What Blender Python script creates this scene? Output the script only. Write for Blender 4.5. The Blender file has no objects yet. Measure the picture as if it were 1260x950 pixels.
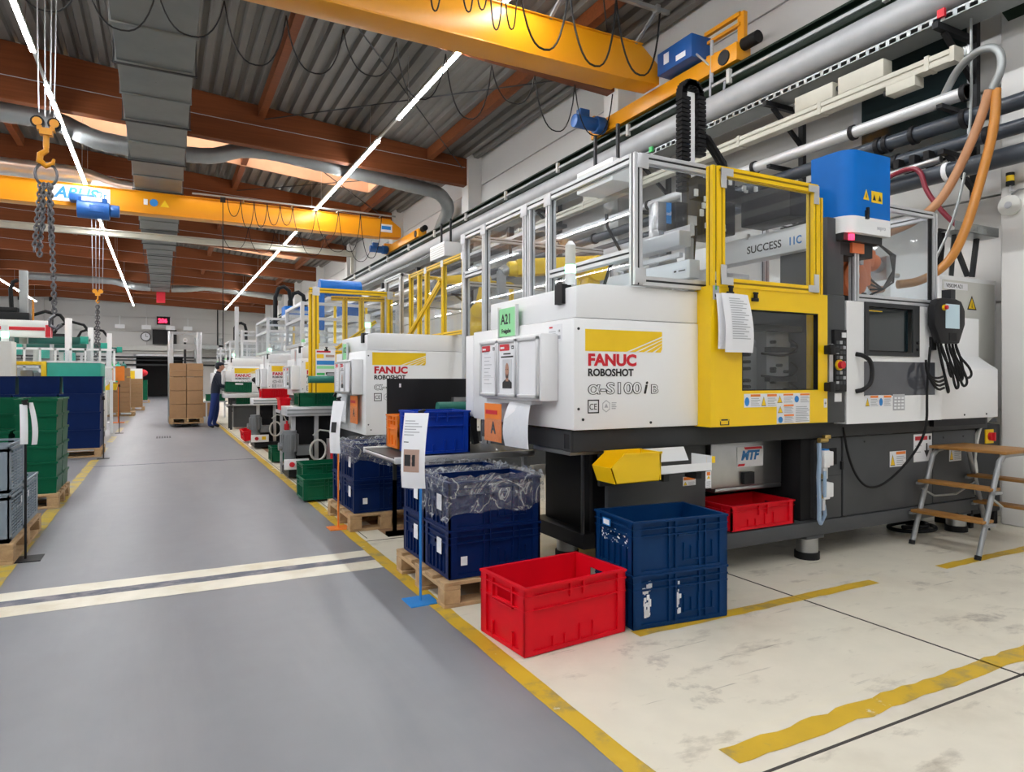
import bpy, bmesh, math, random
from mathutils import Vector, Matrix
random.seed(11)
scn = bpy.context.scene
COL = scn.collection
R = math.radians
# ---------------------------------------------------------------- camera, world, exposure
cam_d = bpy.data.cameras.new('camera'); cam = bpy.data.objects.new('camera', cam_d); COL.objects.link(cam)
cam.location = (0, 0, 1.28)
cam.rotation_euler = (R(90), 0, -math.atan(430 / 825))
cam_d.sensor_width = 36; cam_d.lens = 825 / 1260 * 36
cam_d.shift_y = -9 / 1260
cam_d.clip_start = .05; cam_d.clip_end = 300
scn.camera = cam
w = bpy.data.worlds.new('sky'); scn.world = w; w.use_nodes = True
w.node_tree.nodes['Background'].inputs[0].default_value = (1.0, .85, .72, 1)
w.node_tree.nodes['Background'].inputs[1].default_value = 1.7
vs = scn.view_settings
vs.view_transform = 'Standard'; vs.look = 'None'; vs.gamma = 1; vs.use_curve_mapping = False
vs.exposure = 2.12
LAMP = 26.0          # radiance of the line lights' diffusers

# ---------------------------------------------------------------- mesh helpers
class MB:
    def __init__(s): s.v = []; s.f = []; s.m = []
    def add(s, vs, fs, mi=0):
        n = len(s.v); s.v += [tuple(p) for p in vs]
        for f in fs: s.f.append(tuple(i + n for i in f)); s.m.append(mi)
        return s
    def box(s, x0, y0, z0, x1, y1, z1, mi=0, M=None):
        vs = [Vector((x, y, z)) for z in (z0, z1) for y in (y0, y1) for x in (x0, x1)]
        if M is not None: vs = [M @ p for p in vs]
        return s.add(vs, [(0, 2, 3, 1), (4, 5, 7, 6), (0, 1, 5, 4), (2, 6, 7, 3), (0, 4, 6, 2), (1, 3, 7, 5)], mi)
    def cbox(s, c, d, mi=0, M=None):
        return s.box(c[0]-d[0]/2, c[1]-d[1]/2, c[2]-d[2]/2, c[0]+d[0]/2, c[1]+d[1]/2, c[2]+d[2]/2, mi, M)
    def bar(s, p, q, w, h=None, mi=0, up=(0, 0, 1)):
        p = Vector(p); q = Vector(q); h = h or w; d = (q - p).normalized(); u = Vector(up)
        if abs(d.dot(u)) > .98: u = Vector((1, 0, 0)) if abs(d.x) < .9 else Vector((0, 1, 0))
        a = d.cross(u).normalized(); b = a.cross(d)
        o = [(-1, -1), (1, -1), (1, 1), (-1, 1)]
        vs = [p + a*w/2*i + b*h/2*j for i, j in o] + [q + a*w/2*i + b*h/2*j for i, j in o]
        return s.add(vs, [(3, 2, 1, 0), (4, 5, 6, 7), (0, 1, 5, 4), (1, 2, 6, 5), (2, 3, 7, 6), (3, 0, 4, 7)], mi)
    def cyl(s, p, q, r, n=12, mi=0, r2=None, caps=True):
        p = Vector(p); q = Vector(q); r2 = r if r2 is None else r2; d = (q - p).normalized()
        u = Vector((0, 0, 1)) if abs(d.z) < .9 else Vector((1, 0, 0))
        a = d.cross(u).normalized(); b = d.cross(a)
        vs = []
        for c, rr in ((p, r), (q, r2)):
            for i in range(n):
                t = 2*math.pi*i/n; vs.append(c + (a*math.cos(t) + b*math.sin(t))*rr)
        fs = [(i, i+n, (i+1) % n + n, (i+1) % n) for i in range(n)]
        if caps: fs += [tuple(range(n)), tuple(range(2*n-1, n-1, -1))]
        return s.add(vs, fs, mi)
    def tube(s, pts, r, n=8, mi=0, caps=True, closed=False, sm=0):
        pts = [Vector(p) for p in pts]
        for _ in range(sm):
            Q = [pts[0]]
            for i in range(len(pts)-1): Q += [pts[i].lerp(pts[i+1], .25), pts[i].lerp(pts[i+1], .75)]
            pts = Q + [pts[-1]]
        N = len(pts)
        rr = r if isinstance(r, (list, tuple)) else [r]*N
        T = []
        for i in range(N):
            a = pts[max(i-1, 0)] if not closed else pts[i-1]
            b = pts[min(i+1, N-1)] if not closed else pts[(i+1) % N]
            T.append((b - a).normalized())
        u = Vector((0, 0, 1)) if abs(T[0].z) < .9 else Vector((1, 0, 0))
        a = T[0].cross(u).normalized(); vs = []
        for i in range(N):
            a = (a - T[i]*a.dot(T[i])).normalized(); b = T[i].cross(a)
            for k in range(n):
                t = 2*math.pi*k/n; vs.append(pts[i] + (a*math.cos(t) + b*math.sin(t))*rr[i])
        fs = []
        for i in range(N if closed else N-1):
            j = (i+1) % N
            for k in range(n): fs.append((i*n+k, i*n+(k+1) % n, j*n+(k+1) % n, j*n+k))
        if caps and not closed: fs += [tuple(range(n-1, -1, -1)), tuple(range((N-1)*n, N*n))]
        return s.add(vs, fs, mi)
    def prism(s, poly, ax, a, b, mi=0):
        # poly: 2D points in the two other axes (x: y,z / y: x,z / z: x,y)
        def p3(p, t): return {'x': (t, p[0], p[1]), 'y': (p[0], t, p[1]), 'z': (p[0], p[1], t)}[ax]
        n = len(poly); vs = [p3(p, a) for p in poly] + [p3(p, b) for p in poly]
        fs = [(i, (i+1) % n, (i+1) % n + n, i+n) for i in range(n)] + [tuple(range(n-1, -1, -1)), tuple(range(n, 2*n))]
        return s.add(vs, fs, mi)
    def ell(s, c, r, n=12, m=8, mi=0):
        c = Vector(c); r = (r, r, r) if not isinstance(r, (list, tuple)) else r
        vs = [c + Vector((0, 0, r[2]))]
        for j in range(1, m):
            t = math.pi*j/m
            for i in range(n):
                p = 2*math.pi*i/n
                vs.append(c + Vector((r[0]*math.sin(t)*math.cos(p), r[1]*math.sin(t)*math.sin(p), r[2]*math.cos(t))))
        vs.append(c - Vector((0, 0, r[2]))); L = len(vs)-1; fs = []
        for i in range(n):
            fs.append((0, 1+i, 1+(i+1) % n)); fs.append((L, L-n+(i+1) % n, L-n+i))
            for j in range(m-2): fs.append((1+j*n+i, 1+(j+1)*n+i, 1+(j+1)*n+(i+1) % n, 1+j*n+(i+1) % n))
        return s.add(vs, fs, mi)
    def quad(s, a, b, c, d, mi=0): return s.add([a, b, c, d], [(0, 1, 2, 3)], mi)
    def mesh(s, name, mats, bevel=0, seg=2):
        me = bpy.data.meshes.new(name); me.from_pydata(s.v, [], s.f)
        for m in (mats if isinstance(mats, (list, tuple)) else [mats]): me.materials.append(m)
        me.polygons.foreach_set('material_index', s.m)
        bm = bmesh.new(); bm.from_mesh(me)
        bmesh.ops.recalc_face_normals(bm, faces=bm.faces)
        if bevel:
            es = [e for e in bm.edges if len(e.link_faces) == 2 and e.calc_face_angle(0) > .6]
            bmesh.ops.bevel(bm, geom=es, offset=bevel, segments=seg, affect='EDGES', profile=.5, clamp_overlap=True)
        bm.to_mesh(me); bm.free()
        me.polygons.foreach_set('use_smooth', [True]*len(me.polygons))
        me.set_sharp_from_angle(angle=.65)
        return me
    def build(s, name, mats, parent=None, loc=(0, 0, 0), rz=0, bevel=0, seg=2):
        return link(name, s.mesh(name, mats, bevel, seg), parent, loc, rz)

def link(name, me, parent=None, loc=(0, 0, 0), rz=0):
    o = bpy.data.objects.new(name, me); COL.objects.link(o)
    if parent is not None: o.parent = parent
    o.location = loc; o.rotation_euler = (0, 0, rz)
    return o
def tag(o, label, cat, group=None):
    o['label'] = label; o['category'] = cat
    if group: o['group'] = group
    return o
def thing(name, label, cat, loc=(0, 0, 0), rz=0, group=None):
    o = bpy.data.objects.new(name, None); COL.objects.link(o)
    o.location = loc; o.rotation_euler = (0, 0, rz); o.empty_display_size = .1
    return tag(o, label, cat, group)
def struct(o): o['kind'] = 'structure'; return o
def dup(o, loc=None, rz=None, label=None, group=None, parent=None):
    c = o.copy(); COL.objects.link(c)
    if parent is not None: c.parent = parent
    if loc is not None: c.location = loc
    if rz is not None: c.rotation_euler = (0, 0, rz)
    if label: c['label'] = label
    if group: c['group'] = group
    for ch in list(o.children): dup(ch, parent=c)
    return c
def text(name, s, size, mat, parent, loc, rot=(R(90), 0, 0), ext=.0006, off=0, shear=0, ax='LEFT', sx=1):
    cu = bpy.data.curves.new(name, 'FONT'); cu.body = s; cu.size = size; cu.extrude = ext; cu.offset = off
    cu.shear = shear; cu.align_x = ax; cu.resolution_u = 3
    t = bpy.data.objects.new(name, cu); me = bpy.data.meshes.new_from_object(t)
    bpy.data.objects.remove(t); me.name = name; me.materials.clear(); me.materials.append(mat)
    o = link(name, me, parent, loc); o.rotation_euler = rot; o.scale = (sx, 1, 1)
    return o

# ---------------------------------------------------------------- materials
def nt(m): m.use_nodes = True; return m.node_tree, m.node_tree.nodes, m.node_tree.links
def mat(name, col, rough=.5, metal=0, var=.08, scale=6, bump=0, bscale=40, spec=.5, stretch=None, coat=0):
    m = bpy.data.materials.new(name); t, n, l = nt(m); b = n['Principled BSDF']
    b.inputs['Roughness'].default_value = rough; b.inputs['Metallic'].default_value = metal
    b.inputs['Specular IOR Level'].default_value = spec
    if coat: b.inputs['Coat Weight'].default_value = coat; b.inputs['Coat Roughness'].default_value = .1
    tc = n.new('ShaderNodeTexCoord'); mp = n.new('ShaderNodeMapping'); l.new(tc.outputs['Object'], mp.inputs[0])
    if stretch: mp.inputs['Scale'].default_value = stretch
    nz = n.new('ShaderNodeTexNoise'); nz.inputs['Scale'].default_value = scale; nz.inputs['Detail'].default_value = 4
    l.new(mp.outputs[0], nz.inputs['Vector'])
    mx = n.new('ShaderNodeMix'); mx.data_type = 'RGBA'
    mx.inputs[6].default_value = tuple(c*(1-var*1.5) for c in col) + (1,)
    mx.inputs[7].default_value = tuple(min(1, c*(1+var*1.5)) for c in col) + (1,)
    l.new(nz.outputs['Fac'], mx.inputs[0]); l.new(mx.outputs[2], b.inputs['Base Color'])
    if bump:
        nb = n.new('ShaderNodeTexNoise'); nb.inputs['Scale'].default_value = bscale; l.new(mp.outputs[0], nb.inputs['Vector'])
        bp = n.new('ShaderNodeBump'); bp.inputs['Strength'].default_value = bump; bp.inputs['Distance'].default_value = .02
        l.new(nb.outputs['Fac'], bp.inputs['Height']); l.new(bp.outputs[0], b.inputs['Normal'])
    return m
def worn(name, col, wear, rough=.5, lo=.55, hi=.62, scale=9, amt=1, stretch=None, bump=0, spec=.5, detail=8, var=.1):
    """base colour with patches of wear in another colour"""
    m = mat(name, col, rough, var=var, bump=bump, spec=spec); t, n, l = nt(m); b = n['Principled BSDF']
    old = b.inputs['Base Color'].links[0].from_socket
    tc = n.new('ShaderNodeTexCoord'); mp = n.new('ShaderNodeMapping'); l.new(tc.outputs['Object'], mp.inputs[0])
    mp.inputs['Location'].default_value = (3.1, 1.7, .4)
    if stretch: mp.inputs['Scale'].default_value = stretch
    nz = n.new('ShaderNodeTexNoise'); nz.inputs['Scale'].default_value = scale; nz.inputs['Detail'].default_value = detail
    nz.inputs['Roughness'].default_value = .65
    l.new(mp.outputs[0], nz.inputs['Vector'])
    mr = n.new('ShaderNodeMapRange'); mr.inputs[1].default_value = lo; mr.inputs[2].default_value = hi; mr.inputs[4].default_value = amt
    l.new(nz.outputs['Fac'], mr.inputs[0])
    mx = n.new('ShaderNodeMix'); mx.data_type = 'RGBA'; l.new(mr.outputs[0], mx.inputs[0])
    l.new(old, mx.inputs[6]); mx.inputs[7].default_value = tuple(wear) + (1,)
    l.new(mx.outputs[2], b.inputs['Base Color'])
    return m
def addlayer(m, wear, lo, hi, scale, amt=1, stretch=None, loc=(0, 0, 0), rot=(0, 0, 0), detail=8):
    t, n, l = nt(m); b = n['Principled BSDF']; old = b.inputs['Base Color'].links[0].from_socket
    tc = n.new('ShaderNodeTexCoord'); mp = n.new('ShaderNodeMapping'); l.new(tc.outputs['Object'], mp.inputs[0])
    mp.inputs['Location'].default_value = loc; mp.inputs['Rotation'].default_value = rot
    if stretch: mp.inputs['Scale'].default_value = stretch
    nz = n.new('ShaderNodeTexNoise'); nz.inputs['Scale'].default_value = scale; nz.inputs['Detail'].default_value = detail
    nz.inputs['Roughness'].default_value = .65; l.new(mp.outputs[0], nz.inputs['Vector'])
    mr = n.new('ShaderNodeMapRange'); mr.inputs[1].default_value = lo; mr.inputs[2].default_value = hi; mr.inputs[4].default_value = amt
    l.new(nz.outputs['Fac'], mr.inputs[0])
    mx = n.new('ShaderNodeMix'); mx.data_type = 'RGBA'; l.new(mr.outputs[0], mx.inputs[0])
    l.new(old, mx.inputs[6]); mx.inputs[7].default_value = tuple(wear) + (1,); l.new(mx.outputs[2], b.inputs['Base Color'])
    return m
def emit(name, col, s):
    m = bpy.data.materials.new(name); t, n, l = nt(m); b = n['Principled BSDF']
    b.inputs['Base Color'].default_value = tuple(col) + (1,)
    b.inputs['Emission Color'].default_value = tuple(col) + (1,); b.inputs['Emission Strength'].default_value = s
    return m
def glass(name, tint=(.93, .95, .96), refl=1.0, haze=0.03, ior=1.45):
    m = bpy.data.materials.new(name); t, n, l = nt(m); n.remove(n['Principled BSDF']); out = n['Material Output']
    tr = n.new('ShaderNodeBsdfTransparent'); tr.inputs[0].default_value = tuple(tint) + (1,)
    gl = n.new('ShaderNodeBsdfGlossy'); gl.inputs['Roughness'].default_value = .02
    df = n.new('ShaderNodeBsdfDiffuse'); df.inputs[0].default_value = (.7, .7, .72, 1)
    fr = n.new('ShaderNodeFresnel'); fr.inputs[0].default_value = ior
    m1 = n.new('ShaderNodeMixShader'); m1.inputs[0].default_value = haze
    l.new(tr.outputs[0], m1.inputs[1]); l.new(df.outputs[0], m1.inputs[2])
    ge = n.new('ShaderNodeNewGeometry'); mu = n.new('ShaderNodeMath'); mu.operation = 'MULTIPLY'; iv = n.new('ShaderNodeMath'); iv.operation = 'SUBTRACT'
    iv.inputs[0].default_value = 1; l.new(ge.outputs['Backfacing'], iv.inputs[1]); l.new(fr.outputs[0], mu.inputs[0]); l.new(iv.outputs[0], mu.inputs[1])
    m2 = n.new('ShaderNodeMixShader'); l.new(mu.outputs[0], m2.inputs[0]); l.new(m1.outputs[0], m2.inputs[1]); l.new(gl.outputs[0], m2.inputs[2])
    l.new(m2.outputs[0], out.inputs[0]); return m
def film(name, crease_glint=.42):
    m = bpy.data.materials.new(name); t, n, l = nt(m); n.remove(n['Principled BSDF']); out = n['Material Output']
    tr = n.new('ShaderNodeBsdfTransparent'); tr.inputs[0].default_value = (.96, .97, .98, 1)
    gl = n.new('ShaderNodeBsdfGlossy'); gl.inputs['Roughness'].default_value = .22
    df = n.new('ShaderNodeBsdfDiffuse'); df.inputs[0].default_value = (.8, .84, .9, 1)
    tc = n.new('ShaderNodeTexCoord'); nz = n.new('ShaderNodeTexNoise'); nz.inputs['Scale'].default_value = 16; nz.inputs['Detail'].default_value = 5
    nz.inputs['Distortion'].default_value = 1.2
    l.new(tc.outputs['Object'], nz.inputs['Vector'])
    bp = n.new('ShaderNodeBump'); bp.inputs['Strength'].default_value = .9; bp.inputs['Distance'].default_value = .05; l.new(nz.outputs['Fac'], bp.inputs['Height'])
    l.new(bp.outputs[0], gl.inputs['Normal']); l.new(bp.outputs[0], df.inputs['Normal'])
    n2 = n.new('ShaderNodeTexNoise'); n2.inputs['Scale'].default_value = 5; n2.inputs['Detail'].default_value = 3; n2.inputs['Distortion'].default_value = 1.6
    l.new(tc.outputs['Object'], n2.inputs['Vector'])
    s1 = n.new('ShaderNodeMath'); s1.operation = 'SUBTRACT'; s1.inputs[1].default_value = .5; l.new(n2.outputs['Fac'], s1.inputs[0])
    s2 = n.new('ShaderNodeMath'); s2.operation = 'ABSOLUTE'; l.new(s1.outputs[0], s2.inputs[0])
    mr = n.new('ShaderNodeMapRange'); mr.inputs[1].default_value = .0; mr.inputs[2].default_value = .035; mr.inputs[3].default_value = crease_glint; mr.inputs[4].default_value = .035  # white diffuse streaks along the creases paint highlights into the film
    l.new(s2.outputs[0], mr.inputs[0])
    m1 = n.new('ShaderNodeMixShader'); l.new(mr.outputs[0], m1.inputs[0]); l.new(tr.outputs[0], m1.inputs[1]); l.new(df.outputs[0], m1.inputs[2])
    m2 = n.new('ShaderNodeMixShader'); m2.inputs[0].default_value = .10; l.new(m1.outputs[0], m2.inputs[1]); l.new(gl.outputs[0], m2.inputs[2])
    l.new(m2.outputs[0], out.inputs[0]); return m

M = {}
M['aisle'] = worn('aisle_paint', (.195, .20, .218), (.155, .16, .178), .42, .45, .75, 1.1, .8, (1, .35, 1), var=.05)
addlayer(M['aisle'], (.25, .247, .257), .52, .72, .6, .7, (2.2, .25, 1), (7, 2, 0))
addlayer(M['aisle'], (.09, .09, .10), .735, .76, 7, .6, None, (1, 5, 0))
M['bay'] = worn('bay_paint', (.68, .635, .53), (.52, .465, .37), .35, .5, .75, 1.6, .7, var=.06)
addlayer(M['bay'], (.26, .22, .17), .57, .72, 4, .7, (.7, 1.5, 1), (2, 7, 0), (0, 0, .35))
addlayer(M['bay'], (.20, .17, .13), .645, .70, 3, .75, (.35, 5, 1), (12, 3, 0), (0, 0, -.5))
addlayer(M['bay'], (.16, .13, .11), .62, .70, 2.2, .6, None, (5, 9, 0))
M['yline'] = worn('yellow_floor_paint', (.56, .36, .02), (.30, .24, .10), .5, .52, .66, 7, .9)
addlayer(M['yline'], (.62, .58, .48), .64, .67, 4, 1, None, (4, 4, 4))
M['yworn'] = worn('worn_yellow_paint', (.50, .36, .035), (.24, .235, .23), .5, .47, .62, 6, .85)
M['yfade'] = worn('faded_yellow_paint', (.45, .36, .10), (.33, .32, .30), .5, .44, .6, 5, .9)
M['strip'] = worn('cream_strip_paint', (.70, .66, .55), (.52, .44, .28), .45, .5, .75, 2.5, .8)
M['seam'] = worn('joint_sealant', (.10, .11, .14), (.25, .23, .25), .6, .45, .6, 8, .8)
M['joint'] = mat('joint_groove', (.05, .045, .04), .9)
M['wall'] = mat('white_wall_panel', (.66, .65, .63), .6, var=.03, scale=.7)
M['column'] = mat('white_column', (.74, .73, .71), .55, var=.04, scale=1.2)
M['timber'] = mat('glulam_timber', (.185, .055, .019), .55, var=.25, scale=3, stretch=(.25, 6, 9), bump=.05, bscale=8)
M['timber_pale'] = mat('pale_timber', (.60, .36, .23), .55, var=.12, scale=3)
M['roof'] = mat('corrugated_roof_sheet', (.17, .16, .145), .5, .1, var=.12, scale=2)
M['ductgrey'] = mat('duct_sheet', (.20, .215, .21), .45, .25, var=.12, scale=3)
M['galv'] = mat('galvanised_duct', (.33, .35, .35), .42, .55, var=.14, scale=3)
M['silver'] = mat('bright_silver_duct', (.62, .64, .66), .3, .85, var=.1, scale=4, bump=.1, bscale=9)
M['crane'] = mat('crane_yellow', (.80, .33, .006), .38, var=.04, scale=1)
M['cranegreen'] = mat('rail_green', (.010, .022, .013), .45, var=.1)
M['blue'] = mat('motor_blue', (.012, .10, .36), .4)
M['black'] = mat('black_plastic', (.018, .018, .02), .45)
M['rubber'] = mat('black_rubber_cable', (.012, .012, .013), .55)
M['darkgrey'] = mat('dark_grey_steel', (.042, .044, .047), .45, .1, var=.1)
M['machgrey'] = mat('machine_grey', (.076, .080, .086), .4, .1, var=.06)
M['white'] = mat('machine_white', (.85, .86, .87), .32, var=.02, scale=1)
M['offwhite'] = mat('off_white', (.62, .62, .58), .45, var=.05)
M['yellow'] = mat('safety_yellow', (.93, .60, .003), .36, var=.03)
M['alu'] = mat('aluminium_profile', (.66, .67, .69), .35, .45, var=.05)
M['chainsteel'] = mat('dark_chain_steel', (.16, .16, .17), .35, .8)
M['ductpale'] = mat('pale_duct', (.40, .41, .42), .5, .2)
M['steel'] = mat('bare_steel', (.45, .46, .47), .28, .95, var=.12, scale=8)
M['pvc'] = mat('dark_pvc_pipe', (.045, .055, .07), .3, var=.06)
M['wood'] = worn('pallet_wood', (.50, .33, .17), (.30, .18, .09), .7, .5, .7, 6, .8, (1, 1, 1), bump=.15)
M['plank'] = mat('step_wood', (.33, .155, .035), .5, var=.2, scale=8, stretch=(6, 1, 6))
M['card'] = worn('cardboard', (.36, .205, .10), (.30, .165, .08), .75, .45, .7, 2, .7)
M['bluebox'] = worn('navy_box', (.001, .014, .085), (.003, .022, .10), .42, .58, .7, 6, .5)
M['bluebox2'] = worn('mid_blue_box', (.001, .030, .115), (.004, .042, .13), .40, .55, .7, 6, .5)
M['bluebox3'] = mat('royal_blue_box', (.006, .045, .40), .38)
M['redbox'] = worn('red_box', (.66, .003, .014), (.58, .02, .03), .42, .57, .72, 4, .5)
M['greenbox'] = worn('green_box', (.003, .098, .045), (.02, .13, .06), .38, .5, .7, 5, .5)
M['greybox'] = worn('grey_box', (.22, .27, .31), (.28, .32, .36), .5, .5, .7, 6, .6)
M['orange'] = mat('orange_plastic', (.80, .20, .01), .45)
M['teal'] = mat('teal_paint', (.02, .38, .29), .4)
M['glass'] = glass('clear_pane')
M['smoke'] = glass('smoked_pane', (.86, .88, .89), haze=.015)
M['dglass'] = mat('dark_glass', (.010, .018, .022), .06, spec=.8)
M['film'] = film('clear_plastic_film'); M['sleeve'] = film('clear_sleeve_film', .05)
M['paper'] = mat('white_paper', (.82, .83, .86), .7, var=.02)
M['ink'] = mat('black_ink', (.015, .015, .017), .6)
M['greyink'] = mat('grey_print', (.42, .43, .46), .6)
M['red'] = mat('red_print', (.62, .010, .025), .5)
M['lblue'] = mat('blue_print', (.02, .22, .60), .5)
M['oprint'] = mat('orange_print', (.85, .22, .02), .5)
M['yprint'] = mat('yellow_print', (.93, .60, .01), .5)
M['gprint'] = mat('green_print', (.30, .74, .36), .5)
M['skyblue'] = mat('robot_cover_blue', (.001, .155, .58), .42, spec=.25)
M['roborange'] = mat('robot_orange', (.78, .20, .06), .4)
M['hose'] = mat('tan_hose', (.42, .20, .09), .45, var=.1)
M['hose2'] = mat('amber_hose', (.50, .20, .03), .3, var=.1)
M['beige'] = mat('beige_trunking', (.52, .50, .42), .45)
M['skin'] = mat('skin', (.45, .23, .15), .5)
for k_ in ('bluebox', 'bluebox2', 'bluebox3', 'redbox', 'greenbox', 'black', 'rubber', 'darkgrey', 'machgrey', 'cranegreen', 'timber'):
    M[k_].node_tree.nodes['Principled BSDF'].inputs['Specular IOR Level'].default_value = .18
M['lamp'] = emit('lamp_diffuser', (.97, .985, 1.0), LAMP)
M['oprint2'] = mat('photo_tone', (.45, .30, .24), .5)
M['dgpane'] = mat('grey_window', (.075, .08, .095), .08, spec=.7)
M['winglass'] = mat('window_glass_dark', (.03, .05, .055), .12, spec=.6)
M['brownfloor'] = mat('brown_floor', (.30, .17, .09), .6)
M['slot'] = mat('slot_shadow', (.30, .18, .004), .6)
M['mouldgrey'] = mat('mould_plate', (.36, .365, .375), .35, .2)
M['endred'] = mat('red_panel', (.65, .01, .03), .5)
M['redhose'] = mat('dark_red_hose', (.22, .012, .03), .4)
M['brass'] = mat('brass', (.6, .42, .14), .3, .9)
M['bluehose'] = mat('pale_blue_hose', (.30, .42, .58), .35)
M['tubegrey'] = mat('grey_tube', (.30, .31, .32), .4, .4)
M['belt'] = mat('green_belt', (.015, .16, .12), .5)
M['motorgrey'] = mat('motor_grey', (.22, .23, .24), .4, .3)
M['navy'] = mat('navy_cloth', (.006, .010, .024), .8)
M['workblue'] = mat('blue_work_trousers', (.007, .026, .15), .8)
M['lip'] = mat('lips', (.35, .12, .10), .5)
M['green_lamp'] = emit('green_signal', (.15, 1, .45), 2.5)
M['red_lamp'] = emit('red_led', (1, .02, .06), 1.2)
M['amber_lamp'] = emit('amber_led', (1, .35, .03), 4)
M['screen'] = emit('pendant_screen', (.40, .52, .58), .06)
# ================================================================ SETTING
Y0, Y1, XL, XR = -12.0, 54.0, -19.0, 6.9
def ztop(x): return 6.62 + .085*(6.55 - x) if x > -6 else 6.62 + .085*12.55 - .085*(-6 - x)
def zbot(x): return 5.97 + .04*(6.55 - x) if x > -6 else 5.97 + .04*12.55 - .04*(-6 - x)
b = MB()
b.box(XL-.3, Y0-.3, -.2, 1.376, Y1+.3, 0, 0); b.box(1.376, Y0-.3, -.2, XR+.3, Y1+.3, 0, 1)
floor = struct(b.build('floor', [M['aisle'], M['bay']]))
def mark(name, x0, y0, x1, y1, m, h=.0015, wob=0, n=1):
    b = MB()
    if not wob: b.box(x0, y0, -.01, x1, y1, h)
    else:
        lx = abs(x1-x0) > abs(y1-y0); vs = []; n = n
        for i in range(n+1):
            t = i/n; r1 = random.uniform(-wob, wob); r2 = random.uniform(-wob, wob)
            if lx: vs += [(x0+(x1-x0)*t, y0+r1, h), (x0+(x1-x0)*t, y1+r2, h)]
            else: vs += [(x0+r1, y0+(y1-y0)*t, h), (x1+r2, y0+(y1-y0)*t, h)]
        b.add(vs, [(2*i, 2*i+2, 2*i+3, 2*i+1) for i in range(n)])
    return b.build(name, M[m], floor)
mark('yellow_line', 1.333, -6, 1.42, 22, 'yline', wob=.004, n=160)
mark('yellow_line', -1.0, 3.4, -.885, 12.4, 'yworn', wob=.005, n=60)
for y in (12.9, 15.6, 18.6, 22, 26): mark('yellow_line', -1.0, y, -.89, y+1.6, 'yfade')
mark('yellow_line', 2.1, 2.655, 3.98, 2.735, 'yline', wob=.006, n=24)
mark('yellow_line', 4.68, 2.65, 6.55, 2.73, 'yline', wob=.006, n=24)
mark('yellow_line', 1.70, 1.625, 6.5, 1.72, 'yline', wob=.010, n=70)
mark('cream_strip', -.885, 4.76, 1.333, 4.94, 'strip', wob=.006, n=20)
mark('cream_strip', -.885, 4.44, 1.333, 4.645, 'strip', wob=.006, n=20)
mark('joint_sealant', -.885, 4.645, 1.333, 4.76, 'seam', .002, wob=.004, n=20)
mark('joint_sealant', -.9, 11.42, 1.333, 11.47, 'seam', .002)
mark('floor_joint', 3.285, -3, 3.297, 3.4, 'joint')
mark('floor_joint', 1.42, 1.545, 6.9, 1.557, 'joint')
mark('floor_joint', 1.42, 5.2, 6.9, 5.212, 'joint')
mark('floor_joint', 1.45, 5.3, 1.456, 22, 'joint')
mark('floor_brown_panel', 1.62, 5.3, 2.4, 7.0, 'brownfloor', .001)
mark('floor_brown_panel', 1.62, 8.2, 2.3, 13.4, 'brownfloor', .001)
dr = MB()
for i in range(6): dr.box(-.12+i*.05, 16.3, -.005, -.09+i*.05, 16.8, .004)
dr.build('drain_grate', M['darkgrey'], floor)

# walls
b = MB(); b.box(XR+.08, Y0, 0, XR+.3, Y1, 8.2); wr = struct(b.build('wall_right', M['wall']))
pm = MB().box(0, 0, 0, .08, 5.96, .985).mesh('wall_panel', M['wall'], .008, 1)
for j in range(11):
    for k in range(7):
        link('wall_panel', pm, wr, (XR, -9+.02+j*6+.0, k*1.0))
cm = MB().box(0, -.2, 0, .38, .2, 6.75).mesh('column', M['column'], .01, 1)
for j in range(11): link('column', cm, wr, (6.55, -8.95+j*6, 0))
for nm, bx in (('wall_left', (XL-.3, Y0, 0, XL, Y1, 8.2)), ('wall_front', (XL, Y0-.3, 0, XR+.3, Y0, 8.2))):
    b = MB(); b.box(*bx); struct(b.build(nm, M['wall']))
b = MB()
b.box(XL, Y1, 0, -1.7, Y1+.3, 8.2); b.box(1.35, Y1, 0, XR+.3, Y1+.3, 8.2); b.box(-1.7, Y1, 2.9, 1.35, Y1+.3, 8.2)
wb = struct(b.build('wall_back', M['wall']))
pm2 = MB().box(0, -.06, 0, 5.96, 0, .98).mesh('wall_panel', M['wall'], .01, 1)
for j in range(5):
    for k in range(4): link('wall_panel', pm2, wb, (XL+.02+j*6-.9*(j > 9), Y1, 3.6+k*1.0))
b = MB(); b.box(XL, Y1-.35, 3.25, 6.5, Y1-.08, 3.6); b.box(XL, Y1-.2, 3.1, 6.5, Y1-.05, 3.18)
b.build('rail_girder', M['offwhite'], wb)
b = MB(); b.box(XL, Y1-.2, 2.2, 6.5, Y1-.1, 2.32); b.box(XL, Y1-.25, 2.55, 6.5, Y1-.1, 2.62); b.cyl((XL, Y1-.2, 2.8), (6.5, Y1-.2, 2.8), .05, 8)
b.build('service_pipes', M['darkgrey'], wb)
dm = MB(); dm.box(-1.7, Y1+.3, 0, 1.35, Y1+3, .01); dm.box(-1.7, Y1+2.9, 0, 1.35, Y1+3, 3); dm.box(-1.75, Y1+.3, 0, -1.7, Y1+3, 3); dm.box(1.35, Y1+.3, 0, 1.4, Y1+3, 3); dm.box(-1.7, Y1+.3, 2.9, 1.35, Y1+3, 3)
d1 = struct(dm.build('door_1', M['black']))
fr = MB(); fr.box(-1.8, Y1-.08, 0, -1.66, Y1+.02, 3); fr.box(1.31, Y1-.08, 0, 1.45, Y1+.02, 3); fr.box(-1.8, Y1-.08, 2.88, 1.45, Y1+.02, 3.02)
fr.build('door_frame', M['alu'], d1)
b = MB()
for i in range(7): b.box(-3.9+i*.3, Y1-.09, .02, -3.62+i*.3, Y1-.03, 2.9)
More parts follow.
